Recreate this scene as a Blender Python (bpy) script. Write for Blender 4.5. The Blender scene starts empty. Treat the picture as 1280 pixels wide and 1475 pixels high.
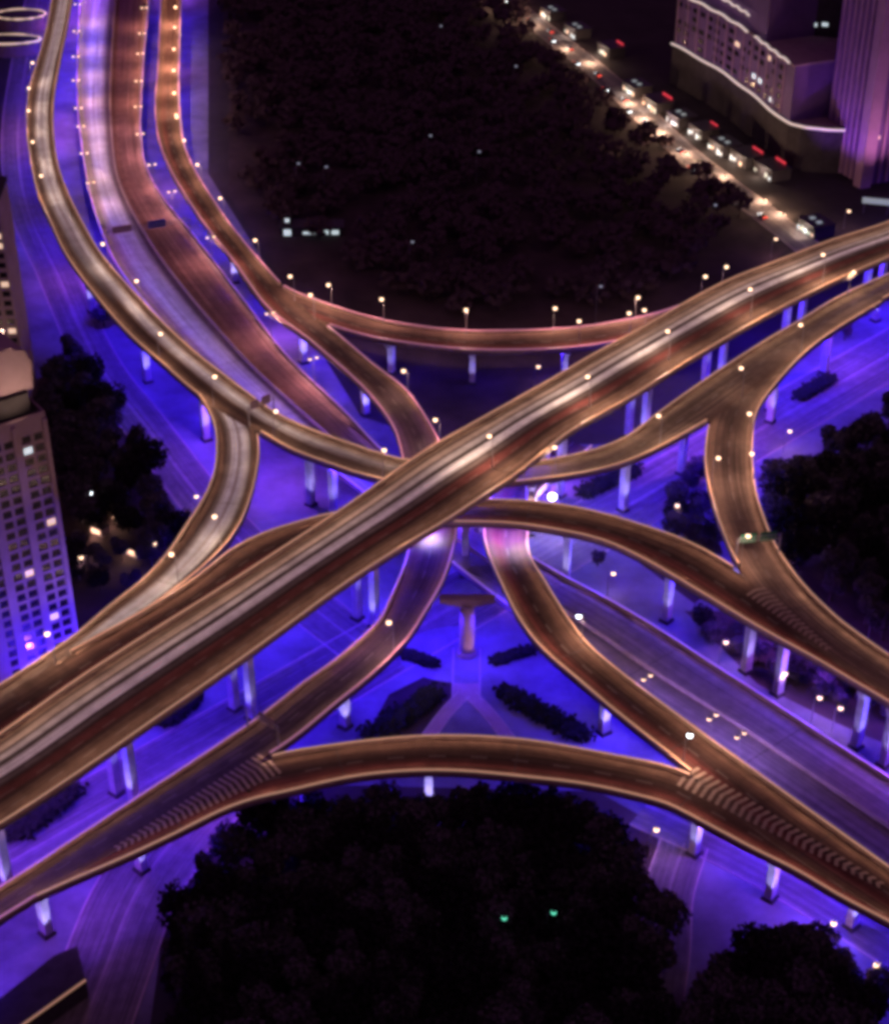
import bpy, math, random
from mathutils import Vector
R = math.radians
random.seed(7)
sc = bpy.context.scene
COL = sc.collection

# ------------------------------------------------------------------ camera
TH, F, H = R(33.0), 2410.0, 285.0          # pitch below horizon, focal length in photo pixels, height (m)
cd = bpy.data.cameras.new('camera'); cam = bpy.data.objects.new('camera', cd); COL.objects.link(cam)
cam.location = (0, 0, H); cam.rotation_euler = (R(90) - TH, 0, 0)
cd.sensor_fit = 'VERTICAL'; cd.sensor_height = 24; cd.lens = 24 * F / 1475
cd.clip_start = 1; cd.clip_end = 6000
sc.camera = cam
# ------------------------------------------------------------------ world, warm fill sun, exposure
w = bpy.data.worlds.new('World'); sc.world = w; w.use_nodes = True
nt = w.node_tree; nt.nodes.clear()
sky = nt.nodes.new('ShaderNodeTexSky'); sky.sky_type = 'NISHITA'; sky.sun_disc = False
sky.sun_elevation = R(-6); sky.sun_rotation = R(200)
b1 = nt.nodes.new('ShaderNodeBackground'); b1.inputs['Strength'].default_value = 0.05
nt.links.new(sky.outputs[0], b1.inputs['Color'])
b2 = nt.nodes.new('ShaderNodeBackground'); b2.inputs['Color'].default_value = (0.68, 0.18, 0.80, 1); b2.inputs['Strength'].default_value = 0.11
ad = nt.nodes.new('ShaderNodeAddShader'); wo = nt.nodes.new('ShaderNodeOutputWorld')
nt.links.new(b1.outputs[0], ad.inputs[0]); nt.links.new(b2.outputs[0], ad.inputs[1]); nt.links.new(ad.outputs[0], wo.inputs[0])
ml = bpy.data.lights.new('city_glow_fill', 'SUN'); ml.energy = 0.08; ml.angle = R(18); ml.color = (1, .60, .46)  # warm fill sun added as city glow to light the decks evenly
mo = bpy.data.objects.new('city_glow_fill', ml); COL.objects.link(mo); mo.rotation_euler = (R(25), R(15), 0)
sc.view_settings.view_transform = 'Standard'; sc.view_settings.look = 'None'
sc.view_settings.exposure = 0.0; sc.view_settings.gamma = 1.0
cy = sc.cycles
cy.use_denoising = True; cy.pixel_filter_type = 'BLACKMAN_HARRIS'; cy.filter_width = 4.2
cy.max_bounces = 3; cy.diffuse_bounces = 2; cy.glossy_bounces = 2
cy.sample_clamp_direct = 0; cy.sample_clamp_indirect = 4
try: cy.use_light_tree = True
except Exception: pass

# power of each lamp family, added deck-edge lights included (W)
P_STREET, P_DECK_WASH, P_UNDER, P_PIER, P_GROUND = 7000, 370, 16500, 11000, 1200
C_WARM = (1, .62, .46); C_DEEP = (1, .54, .40); C_BLUE = (.05, .012, 1); C_PALE = (.44, .36, 1); C_PINK = (1, .50, .62); C_VIO = (.38, .09, 1)

# ------------------------------------------------------------------ geometry helpers
ST, CT = math.sin(TH), math.cos(TH)
def at(u, v, z=0.0):
    """world point at height z that the photo shows at pixel (u, v)"""
    a = (u - 640) / F; b = (v - 737.5) / F
    t = (H - z) / (ST + b * CT)
    return Vector((a * t, (CT - b * ST) * t, z))
def px(p):
    d = p[1] * CT + (H - p[2]) * ST
    return 640 + F * p[0] / d, 737.5 + F * (-(p[1]) * ST + (H - p[2]) * CT) / d
def z_at(p, v):
    """height over plan point p whose photo row is v"""
    lo, hi = -20.0, 280.0
    for _ in range(50):
        m = (lo + hi) / 2
        if px((p[0], p[1], m))[1] > v: lo = m
        else: hi = m
    return lo

def crom(pts, n=10):
    P = [pts[0] * 2 - pts[1]] + list(pts) + [pts[-1] * 2 - pts[-2]]
    out = []
    for i in range(1, len(P) - 2):
        p0, p1, p2, p3 = P[i-1:i+3]
        for k in range(n):
            t = k / n
            out.append(0.5 * ((2*p1) + (p2-p0)*t + (2*p0-5*p1+4*p2-p3)*t*t + (3*p1-p0-3*p2+p3)*t**3))
    out.append(P[-2].copy()); return out
def resample(pl, n):
    s = [0]
    for a, b in zip(pl, pl[1:]): s.append(s[-1] + (b - a).length)
    out = []; j = 0
    for i in range(n):
        d = s[-1] * i / (n - 1)
        while j < len(s) - 2 and s[j+1] < d: j += 1
        t = (d - s[j]) / max(1e-9, s[j+1] - s[j]); out.append(pl[j].lerp(pl[j+1], min(1, max(0, t))))
    return out

class MB:
    def __init__(s): s.v = []; s.f = []; s.uv = []
    def quad(s, a, b, c, d, uv=None):
        i = len(s.v); s.v += [tuple(a), tuple(b), tuple(c), tuple(d)]; s.f.append((i, i+1, i+2, i+3))
        s.uv += uv or [(0, 0)] * 4
    def face(s, pts, uv=None):
        i = len(s.v); s.v += [tuple(p) for p in pts]; s.f.append(tuple(range(i, i + len(pts)))); s.uv += uv or [(p[0], p[1]) for p in pts]
    def box(s, c, size, rz=0, taper=1.0):
        cx, cy_, cz = c; x, y, z = (q / 2 for q in size); co, si = math.cos(rz), math.sin(rz)
        V = []
        for dz in (-1, 1):
            k = taper if dz > 0 else 1
            for dx, dy in ((-1,-1),(1,-1),(1,1),(-1,1)):
                X, Y = dx*x*k, dy*y*k; V.append((cx + X*co - Y*si, cy_ + X*si + Y*co, cz + dz*z))
        for q in ((3,2,1,0),(4,5,6,7),(0,1,5,4),(1,2,6,5),(2,3,7,6),(3,0,4,7)): s.quad(*[V[i] for i in q])
    def tube(s, pts, rad, n=8, cap=True):
        rings = []
        for i, p in enumerate(pts):
            p = Vector(p); q = Vector(pts[min(i+1, len(pts)-1)]) - Vector(pts[max(i-1, 0)])
            q.normalize(); ax = q.orthogonal().normalized() if abs(q.z) < .99 else Vector((1,0,0)); ay = q.cross(ax)
            r = rad[i] if isinstance(rad, (list, tuple)) else rad
            rings.append([p + (ax*math.cos(2*math.pi*k/n) + ay*math.sin(2*math.pi*k/n))*r for k in range(n)])
        for a, b in zip(rings, rings[1:]):
            for k in range(n): s.quad(a[k], a[(k+1)%n], b[(k+1)%n], b[k])
        if cap: s.face(rings[0][::-1]); s.face(rings[-1])
    def ball(s, c, r, n=10, m=6, sq=1.0):
        c = Vector(c)
        P = lambda i, j: c + Vector((math.sin(math.pi*j/m)*math.cos(2*math.pi*i/n)*r, math.sin(math.pi*j/m)*math.sin(2*math.pi*i/n)*r, math.cos(math.pi*j/m)*r*sq))
        for j in range(m):
            for i in range(n): s.quad(P(i, j), P(i, j+1), P(i+1, j+1), P(i+1, j))
    def prism(s, poly, z0, z1):
        """vertical prism from a plan polygon"""
        n = len(poly)
        a = sum(poly[i][0]*poly[(i+1)%n][1] - poly[(i+1)%n][0]*poly[i][1] for i in range(n))
        if a < 0: poly = poly[::-1]
        for i in range(n):
            p, q = poly[i], poly[(i+1)%n]
            s.quad((p[0],p[1],z0),(q[0],q[1],z0),(q[0],q[1],z1),(p[0],p[1],z1))
        s.face([(p[0],p[1],z1) for p in poly]); s.face([(p[0],p[1],z0) for p in poly[::-1]])
    def build(s, name, mat, parent=None, smooth=False):
        me = bpy.data.meshes.new(name); me.from_pydata(s.v, [], s.f)
        ul = me.uv_layers.new(name='UVMap')
        ul.data.foreach_set('uv', [c for p in s.uv for c in p])
        if smooth: me.polygons.foreach_set('use_smooth', [True]*len(s.f))
        me.materials.append(mat); me.update()
        o = bpy.data.objects.new(name, me); COL.objects.link(o)
        if parent is not None: o.parent = parent
        return o
def thing(name, label, cat, loc=(0,0,0), rz=0, group=None):
    o = bpy.data.objects.new(name, None); COL.objects.link(o); o.location = loc; o.rotation_euler = (0,0,rz)
    o.empty_display_size = .5; o['label'] = label; o['category'] = cat
    if group: o['group'] = group
    return o
def tag(o, label, cat, group=None):
    o['label'] = label; o['category'] = cat
    if group: o['group'] = group
    return o
def struct(o): o['kind'] = 'structure'; return o
def copy_tree(o, parent=None):
    c = o.copy(); COL.objects.link(c)
    if parent is not None: c.parent = parent
    for ch in list(o.children): copy_tree(ch, c)
    return c
def light(kind, name, loc, power, color, parent=None, **kw):
    l = bpy.data.lights.new(name, kind); l.energy = power; l.color = color
    for k, v in kw.items(): setattr(l, k, v)
    o = bpy.data.objects.new(name, l); COL.objects.link(o); o.location = loc
    if parent is not None: o.parent = parent
    return o
ORD = 'first second third fourth fifth sixth seventh eighth ninth tenth eleventh twelfth thirteenth fourteenth fifteenth sixteenth seventeenth eighteenth nineteenth twentieth'.split()

# ------------------------------------------------------------------ materials
def base_mat(name, rough=.8):
    m = bpy.data.materials.new(name); m.use_nodes = True; n = m.node_tree.nodes; b = n['Principled BSDF']
    b.inputs['Roughness'].default_value = rough
    return m, m.node_tree, b
def mat(name, c, rough=.8, var=.25, scale=.15, c2=None, spec=.3, metal=0):
    """procedural: two-scale noise between a darker and a lighter tone of the colour"""
    m, t, b = base_mat(name, rough); b.inputs['Specular IOR Level'].default_value = spec; b.inputs['Metallic'].default_value = metal
    tc = t.nodes.new('ShaderNodeTexCoord'); n1 = t.nodes.new('ShaderNodeTexNoise'); n1.inputs['Scale'].default_value = scale; n1.inputs['Detail'].default_value = 8; n1.inputs['Roughness'].default_value = .65
    t.links.new(tc.outputs['Object'], n1.inputs['Vector'])
    r = t.nodes.new('ShaderNodeValToRGB'); e = r.color_ramp.elements
    e[0].position = .32; e[1].position = .7
    lo = [x*(1-var) for x in c]; hi = [min(1, x*(1+var)) for x in (c2 or c)]
    e[0].color = (*lo, 1); e[1].color = (*hi, 1)
    t.links.new(n1.outputs['Fac'], r.inputs['Fac']); t.links.new(r.outputs['Color'], b.inputs['Base Color'])
    return m
def glow(name, c, s):
    m, t, b = base_mat(name, .4); b.inputs['Base Color'].default_value = (*[min(1, x) for x in c], 1)
    b.inputs['Emission Color'].default_value = (*c, 1); b.inputs['Emission Strength'].default_value = s
    return m
def deck_mat(name, *a, **k): return (name, a, k)
def road_mat(name, sections, bounds=(), rough=.9, streak=.45, lanes=4):
    """road surface: colour bands across (UV v), on some decks painted light trails, streaks and patches along (UV u in metres), dashed lane lines"""
    m, t, b = base_mat(name, rough); N = t.nodes.new; L = t.links.new
    b.inputs['Specular IOR Level'].default_value = .1
    tc = N('ShaderNodeTexCoord'); sx = N('ShaderNodeSeparateXYZ'); L(tc.outputs['UV'], sx.inputs[0])
    ramps = []
    for stops in sections:
        r = N('ShaderNodeValToRGB'); e = r.color_ramp.elements; ramps.append(r)
        e[0].position = stops[0][0]; e[0].color = (*stops[0][1], 1); e[1].position = stops[-1][0]; e[1].color = (*stops[-1][1], 1)
        for p, c in stops[1:-1]:
            q = e.new(p); q.color = (*c, 1)
    # edges of the painted bands wander a little along the road
    cw = N('ShaderNodeCombineXYZ'); mw = N('ShaderNodeMath'); mw.operation = 'MULTIPLY'; mw.inputs[1].default_value = .02
    L(sx.outputs[0], mw.inputs[0]); L(mw.outputs[0], cw.inputs[0])
    nw = N('ShaderNodeTexNoise'); nw.inputs['Scale'].default_value = 1; nw.inputs['Detail'].default_value = 3; L(cw.outputs[0], nw.inputs['Vector'])
    ma = N('ShaderNodeMath'); ma.operation = 'MULTIPLY_ADD'; ma.inputs[1].default_value = .03; L(nw.outputs['Fac'], ma.inputs[0])
    sb = N('ShaderNodeMath'); sb.operation = 'SUBTRACT'; sb.inputs[1].default_value = .015; L(sx.outputs[1], sb.inputs[0]); L(sb.outputs[0], ma.inputs[2])
    for r in ramps: L(ma.outputs[0], r.inputs['Fac'])
    col = ramps[0].outputs['Color']
    for (u0, u1), r in zip(bounds, ramps[1:]):              # band colours, painted trails included, fade into the next along the road
        g = N('ShaderNodeMapRange'); g.inputs['From Min'].default_value = u0; g.inputs['From Max'].default_value = u1; L(sx.outputs[0], g.inputs['Value'])
        mxx = N('ShaderNodeMix'); mxx.data_type = 'RGBA'; L(g.outputs[0], mxx.inputs[0]); L(col, mxx.inputs[6]); L(r.outputs['Color'], mxx.inputs[7]); col = mxx.outputs[2]
    # streaks along the road, imitating fine light trails
    c1 = N('ShaderNodeCombineXYZ'); m1 = N('ShaderNodeMath'); m1.operation = 'MULTIPLY'; m1.inputs[1].default_value = .012
    m2 = N('ShaderNodeMath'); m2.operation = 'MULTIPLY'; m2.inputs[1].default_value = 26
    L(sx.outputs[0], m1.inputs[0]); L(sx.outputs[1], m2.inputs[0]); L(m1.outputs[0], c1.inputs[0]); L(m2.outputs[0], c1.inputs[1])
    n1 = N('ShaderNodeTexNoise'); n1.inputs['Scale'].default_value = 1; n1.inputs['Detail'].default_value = 4; L(c1.outputs[0], n1.inputs['Vector'])
    k = N('ShaderNodeMapRange'); k.inputs['From Min'].default_value = .3; k.inputs['From Max'].default_value = .7
    k.inputs['To Min'].default_value = 1-streak; k.inputs['To Max'].default_value = 1+streak*.8; L(n1.outputs['Fac'], k.inputs['Value'])
    c3 = N('ShaderNodeCombineXYZ'); m3 = N('ShaderNodeMath'); m3.operation = 'MULTIPLY'; m3.inputs[1].default_value = 20*lanes
    L(sx.outputs[1], m3.inputs[0]); L(m1.outputs[0], c3.inputs[0]); L(m3.outputs[0], c3.inputs[1])
    n3 = N('ShaderNodeTexNoise'); n3.inputs['Scale'].default_value = 1; n3.inputs['Detail'].default_value = 2; L(c3.outputs[0], n3.inputs['Vector'])
    k3 = N('ShaderNodeMapRange'); k3.inputs['From Min'].default_value = .3; k3.inputs['From Max'].default_value = .7
    k3.inputs['To Min'].default_value = .5; k3.inputs['To Max'].default_value = 1.55; L(n3.outputs['Fac'], k3.inputs['Value'])
    m4 = N('ShaderNodeMath'); m4.operation = 'MULTIPLY'; L(k.outputs[0], m4.inputs[0]); L(k3.outputs[0], m4.inputs[1]); k = m4
    # patches
    n2 = N('ShaderNodeTexNoise'); n2.inputs['Scale'].default_value = .25; n2.inputs['Detail'].default_value = 8; n2.inputs['Roughness'].default_value = .7; L(tc.outputs['Object'], n2.inputs['Vector'])
    k2 = N('ShaderNodeMapRange'); k2.inputs['From Min'].default_value = .3; k2.inputs['From Max'].default_value = .7
    k2.inputs['To Min'].default_value = .72; k2.inputs['To Max'].default_value = 1.22; L(n2.outputs['Fac'], k2.inputs['Value'])
    mm = N('ShaderNodeMath'); mm.operation = 'MULTIPLY'; L(k.outputs[0], mm.inputs[0]); L(k2.outputs[0], mm.inputs[1])
    x = N('ShaderNodeVectorMath'); x.operation = 'SCALE'; L(col, x.inputs[0]); L(mm.outputs[0], x.inputs['Scale'])
    # dashed white lane lines: 4 m on, 6 m off
    f1 = N('ShaderNodeMath'); f1.operation = 'MULTIPLY'; f1.inputs[1].default_value = lanes; L(sx.outputs[1], f1.inputs[0])
    f2 = N('ShaderNodeMath'); f2.operation = 'PINGPONG'; f2.inputs[1].default_value = .5; L(f1.outputs[0], f2.inputs[0])
    f3 = N('ShaderNodeMath'); f3.operation = 'LESS_THAN'; f3.inputs[1].default_value = .03; L(f2.outputs[0], f3.inputs[0])
    d1 = N('ShaderNodeMath'); d1.operation = 'MULTIPLY'; d1.inputs[1].default_value = .1; L(sx.outputs[0], d1.inputs[0])
    d2 = N('ShaderNodeMath'); d2.operation = 'FRACT'; L(d1.outputs[0], d2.inputs[0])
    d3 = N('ShaderNodeMath'); d3.operation = 'LESS_THAN'; d3.inputs[1].default_value = .4; L(d2.outputs[0], d3.inputs[0])
    d4 = N('ShaderNodeMath'); d4.operation = 'MULTIPLY'; L(f3.outputs[0], d4.inputs[0]); L(d3.outputs[0], d4.inputs[1])
    d5 = N('ShaderNodeMath'); d5.operation = 'MULTIPLY'; d5.inputs[1].default_value = .22; L(d4.outputs[0], d5.inputs[0])
    mx = N('ShaderNodeMix'); mx.data_type = 'RGBA'; mx.inputs[7].default_value = (.5, .48, .45, 1); L(d5.outputs[0], mx.inputs[0]); L(x.outputs[0], mx.inputs[6])
    L(mx.outputs[2], b.inputs['Base Color'])
    bp = N('ShaderNodeBump'); bp.inputs['Strength'].default_value = .15; L(n2.outputs['Fac'], bp.inputs['Height']); L(bp.outputs[0], b.inputs['Normal'])
    return m

BR = (.115, .074, .055); DK = (.05, .032, .028); RED_TRAIL = (.13, .045, .04); PALE_TRAIL = (.70, .80, .85); MID = (.27, .25, .24); TAN = (.13, .09, .065)  # palest and red tones paint headlight and tail-light trails
M = {
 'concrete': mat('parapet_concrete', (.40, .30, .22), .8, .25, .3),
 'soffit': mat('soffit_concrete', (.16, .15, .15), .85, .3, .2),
 'pier': mat('pier_concrete', (.50, .49, .50), .8, .2, .4),
 'dark_conc': mat('stained_concrete', (.06, .055, .055), .9, .3, .3),
 'paint': mat('road_paint', (.36, .29, .22), .7, .3, 1.2),
 'steel': mat('galvanised_steel', (.30, .30, .32), .45, .15, 1, spec=.5, metal=.6),
 'dark_steel': mat('dark_steel', (.05, .05, .055), .5, .2, 1),
 'sign_blue': mat('sign_blue', (.02, .05, .45), .5, .1, 1),
 'sign_green': mat('sign_green', (.02, .14, .07), .5, .1, 1),
 'sign_back': mat('sign_panel_back', (.30, .2, .2), .5, .1, 1),
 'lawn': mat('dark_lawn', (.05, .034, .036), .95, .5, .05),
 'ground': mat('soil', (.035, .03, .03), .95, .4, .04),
 'plaza': mat('paving', (.17, .17, .22), .85, .55, .035),  # blue cast of the floodlights mixed slightly into this colour
 'street': mat('street_asphalt', (.17, .15, .16), .8, .35, .08),
 'path': mat('footpath_paving', (.34, .24, .26), .85, .2, .2),
 'kerb': mat('kerb_stone', (.45, .38, .36), .85, .2, .4),
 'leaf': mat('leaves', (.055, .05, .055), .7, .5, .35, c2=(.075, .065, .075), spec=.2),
 'park_leaf': mat('park_leaves', (.075, .05, .056), .8, .06, .05),  # lightened tone stands in for haze over the wood
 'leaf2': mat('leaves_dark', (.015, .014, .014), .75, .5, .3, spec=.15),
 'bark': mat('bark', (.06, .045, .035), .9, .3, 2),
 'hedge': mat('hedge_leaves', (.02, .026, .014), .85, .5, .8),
 'tower': mat('tower_render', (.32, .24, .25), .8, .15, .2),
 'tower_dark': mat('tower_louvres', (.03, .028, .03), .8, .3, .3),
 'glassd': mat('dark_glass', (.012, .012, .018), .15, .3, .3, spec=.6),
 'purple': mat('purple_cladding', (.15, .08, .24), .6, .2, .1),
 'mauve': mat('mauve_cladding', (.36, .22, .36), .6, .2, .1),
 'roof': mat('roof_felt', (.05, .045, .05), .9, .3, .2),
 'lamp': glow('lamp_globe', (1, .66, .43), 3.0),
 'lamp_white': glow('lamp_white', (.85, .95, 1), 9.0),
 'lamp_green': glow('lamp_green', (.15, 1, .62), 1.0),
 'lamp_faint': glow('lamp_faint', (.55, .6, .75), .45),
 'lamp_floor': glow('lamp_floodlight', (.8, .78, 1), 8.0),
 'neon_white': glow('neon_white', (.95, .8, .72), .55),
 'win_white': glow('window_white', (.75, .9, .95), .7),
 'win_warm': glow('window_warm', (1, .7, .5), .7),
 'win_dim': glow('window_dim', (.6, .72, .68), .32),
 'neon_red': glow('neon_red', (1, .06, .09), .7),
 'led_amber': glow('rail_amber', (1, .60, .36), .30), 'led_pink': glow('rail_pink', (.85, .38, .55), .30), 'led_violet': glow('rail_violet', (.62, .32, .8), .26),
 'amber': glow('amber_edge', (1, .55, .32), .25),
}
DM = {
 'fly': deck_mat('flyover_road', [(0, TAN), (.05, (.2,.15,.11)), (.10, (.09,.07,.06)), (.13, (.36,.31,.26)), (.17, (.36,.31,.26)), (.20, (.07,.06,.055)), (.23, (.6,.62,.6)), (.27, (.6,.62,.6)), (.30, (.08,.07,.06)), (.335, (.10,.09,.08)), (.36, (.88,.95,.95)), (.44, (.88,.95,.95)), (.47, (.07,.055,.05)), (.52, (.16,.14,.13)), (.555, DK), (.60, RED_TRAIL), (.66, RED_TRAIL), (.71, DK), (.78, BR), (.88, (.15,.10,.075)), (.93, DK), (1, TAN)], streak=.4, lanes=6),  # pale and red bands are headlight and tail-light trails painted in
 'white': deck_mat('trail_ramp_road', [(0, TAN), (.1, BR), (.2, DK), (.28, (.6,.66,.68)), (.42, PALE_TRAIL), (.46, (.38,.38,.37)), (.5, PALE_TRAIL), (.62, (.7,.78,.8)), (.68, MID), (.78, DK), (.92, BR), (1, TAN)], streak=.3, lanes=2),  # pale centre puts headlight trails into the surface colour
 'trail_lane': deck_mat('trail_lane_road', [(0, TAN), (.1, BR), (.18, MID), (.3, PALE_TRAIL), (.44, (.5,.52,.52)), (.52, BR), (.62, DK), (.85, BR), (1, TAN)], streak=.4, lanes=2),  # headlight trail narrowed to one painted lane
 'orange': deck_mat('orange_ramp_road', [(0, TAN), (.15, (.25,.15,.11)), (.5, (.36,.2,.14)), (.8, (.3,.18,.13)), (1, TAN)], streak=.3, lanes=2),
 'lower_express': deck_mat('lower_expressway_road', [(0, MID), (.06, BR), (.1, (.2,.18,.2)), (.46, (.22,.2,.22)), (.5, BR), (.55, (.2,.18,.2)), (.95, (.2,.18,.2)), (1, MID)], streak=.3, lanes=8),
 'ramp': deck_mat('brown_ramp_road', [(0, TAN), (.1, TAN), (.25, BR), (.5, DK), (.7, RED_TRAIL), (.85, BR), (1, TAN)], streak=.5, lanes=2),  # red band stands for a tail-light trail
 'tan': deck_mat('tan_ramp_road', [(0, TAN), (.15, (.17,.13,.10)), (.5, (.13,.10,.08)), (.8, (.16,.12,.095)), (1, TAN)], streak=.5, lanes=2),
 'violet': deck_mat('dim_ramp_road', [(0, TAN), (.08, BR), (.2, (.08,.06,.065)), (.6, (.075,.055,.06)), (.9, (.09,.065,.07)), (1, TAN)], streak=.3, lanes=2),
 'express': deck_mat('expressway_road', [(0, MID), (.08, (.24,.15,.13)), (.25, (.22,.13,.12)), (.46, (.2,.11,.10)), (.5, (.2,.15,.15)), (.56, (.2,.17,.17)), (.64, PALE_TRAIL), (.8, PALE_TRAIL), (.87, (.3,.27,.27)), (.94, (.2,.17,.17)), (1, MID)], streak=.35, lanes=8),  # palest side carries painted headlight trails
 'street': deck_mat('surface_street', [(0, (.22,.19,.2)), (.1, (.14,.13,.14)), (.45, (.17,.155,.16)), (.5, (.3,.27,.26)), (.55, (.17,.155,.16)), (.9, (.14,.13,.14)), (1, (.22,.19,.2))], streak=.3, lanes=6),
}

# ------------------------------------------------------------------ ground
g = MB(); g.quad((-2500,-300,0),(2500,-300,0),(2500,5000,0),(-2500,5000,0)); struct(g.build('ground', M['ground']))
def sheet(name, pxs, mat_, z):
    m = MB(); P = [at(u, v) for u, v in pxs]
    a = sum(P[i].x*P[(i+1)%len(P)].y - P[(i+1)%len(P)].x*P[i].y for i in range(len(P)))
    if a < 0: P = P[::-1]
    m.face([(p.x, p.y, z) for p in P]); return struct(m.build(name, mat_))
sheet('paving', [(-120,1600),(-120,1080),(60,900),(120,800),(40,560),(10,420),(20,150),(70,-10),(300,-10),(300,250),(420,440),(520,600),(640,640),(900,640),(1100,500),(1700,250),(1800,1600),(950,1600),(930,1260),(840,1190),(420,1190),(240,1300),(200,1600)], M['plaza'], .01)
sheet('park_lawn', [(330,-60),(700,-60),(1150,345),(1000,470),(860,560),(640,610),(520,560),(430,440),(330,280)], M['lawn'], .02)

sheet('lawn', [(60,640),(150,700),(300,760),(285,830),(120,925),(90,900)], M['lawn'], .0225)
sheet('lawn', [(240,1300),(330,1180),(450,1130),(860,1140),(950,1190),(935,1300),(300,1340)], M['lawn'], .0215)
sheet('lawn', [(905,800),(960,780),(1040,835),(1000,870)], M['lawn'], .022)
sheet('lawn', [(985,880),(1060,880),(1200,960),(1340,1060),(1340,1100),(1200,1040),(1090,985)], M['lawn'], .022)
sheet('lawn', [(940,720),(1010,680),(1040,800),(1000,790)], M['lawn'], .022)
sheet('lawn', [(560,1000),(640,960),(662,1005),(600,1075),(520,1075)], M['lawn'], .022)
sheet('lawn', [(45,560),(105,490),(175,590),(245,720),(285,780),(250,830),(120,800),(90,700)], M['lawn'], .022)
sheet('lawn', [(1150,690),(1340,570),(1340,960),(1230,920),(1150,850),(1095,760),(1100,705)], M['lawn'], .022)
sheet('lawn', [(235,1640),(245,1430),(260,1325),(340,1250),(440,1190),(860,1195),(935,1290),(945,1400),(925,1640)], M['lawn'], .022)
sheet('lawn', [(975,1640),(1020,1420),(1090,1340),(1190,1380),(1270,1500),(1300,1640)], M['lawn'], .022)
sheet('lawn', [(540,560),(700,500),(900,470),(960,480),(650,650)], M['lawn'], .024)
# ------------------------------------------------------------------ viaducts
DECKS = {}
def strip(L, Rr, zs, step=3.0, n=None):
    def lift(E):
        s = [0]
        for a, b in zip(E, E[1:]): s.append(s[-1] + math.hypot(a[0]-b[0], a[1]-b[1]))
        out = []
        for (u, v), d in zip(E, s):
            t = d / s[-1]
            for (t0, z0), (t1, z1) in zip(zs, zs[1:]):
                if t <= t1 + 1e-9: z = z0 + (z1-z0)*(t-t0)/(t1-t0); break
            out.append(at(u, v, z))
        return out
    l, r = crom(lift(L), 12), crom(lift(Rr), 12)
    # roads that leave the picture run straight on for another 130 m
    out = lambda q: q[0] < -50 or q[0] > 1340 or q[1] < -20
    EXT = [0, 0]
    if out(L[0]) and out(Rr[0]):
        d = ((l[0]-l[8]).normalized() + (r[0]-r[8]).normalized()).normalized(); d.z = 0; EXT[0] = 130
        l = [l[0] + d*130*(1-k/12) for k in range(12)] + l; r = [r[0] + d*130*(1-k/12) for k in range(12)] + r
    if out(L[-1]) and out(Rr[-1]):
        d = ((l[-1]-l[-9]).normalized() + (r[-1]-r[-9]).normalized()).normalized(); d.z = 0; EXT[1] = 130
        l = l + [l[-1] + d*130*(k+1)/12 for k in range(12)]; r = r + [r[-1] + d*130*(k+1)/12 for k in range(12)]
    strip.ext = EXT
    ln = sum((b-a).length for a, b in zip(l, l[1:])); n = n or max(8, int(ln / step))
    l0, r0 = resample(l, n*3), resample(r, n*3)
    def ext(p): return [p[0] + (p[0]-p[3]).normalized()*40] + p + [p[-1] + (p[-1]-p[-4]).normalized()*40]
    le, re = ext(l0), ext(r0)
    C = resample([(a+b)/2 for a, b in zip(resample(l, n), resample(r, n))], n)
    def hit(c, d, E, frac):
        best = None; k = len(E)
        for i in range(max(0, int(k*(frac-.22))), min(k-1, int(k*(frac+.22))+2)):
            p, q = E[i], E[i+1]; ex, ey = q.x-p.x, q.y-p.y; den = d.x*ey - d.y*ex
            if abs(den) < 1e-9: continue
            s = ((p.x-c.x)*ey - (p.y-c.y)*ex)/den; t = ((p.x-c.x)*d.y - (p.y-c.y)*d.x)/den
            if -1e-6 <= t <= 1+1e-6 and s > 0 and (best is None or s < best): best = s
        return best
    LL, RR = [], []
    lw, rw = resample(l, n), resample(r, n)
    prev = None; hl = []; hr = []
    for i, c in enumerate(C):
        t = (C[min(i+1, n-1)] - C[max(i-1, 0)]); t.z = 0; t.normalize(); nl = Vector((-t.y, t.x, 0))
        sgn = 1 if (lw[i]-c).dot(nl) > 0 else -1
        wl = hit(c, nl*sgn, le, i/(n-1)); wr = hit(c, nl*-sgn, re, i/(n-1)); cap = (lw[i]-rw[i]).length*.9
        hl.append((wl if wl and wl < cap else (lw[i]-c).length, nl*sgn)); hr.append((wr if wr and wr < cap else (rw[i]-c).length, nl*-sgn))
    for i, c in enumerate(C):
        j = [min(n-1, max(0, i+k)) for k in (-2,-1,0,1,2)]
        a = sum(hl[q][0] for q in j)/5; b = sum(hr[q][0] for q in j)/5
        LL.append(c + hl[i][1]*a); RR.append(c + hr[i][1]*b)
    return LL, RR, C
def inside(p, poly):
    c = False; n = len(poly); x, y = p.x, p.y
    for i in range(n):
        a, b = poly[i], poly[i-1]
        if (a.y > y) != (b.y > y) and x < (b.x-a.x)*(y-a.y)/(b.y-a.y)+a.x: c = not c
    return c
def define(key, L, Rr, zs, **kw): DECKS[key] = dict(zip('LRC', strip(L, Rr, zs)), **kw); DECKS[key]['ext'] = strip.ext

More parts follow.
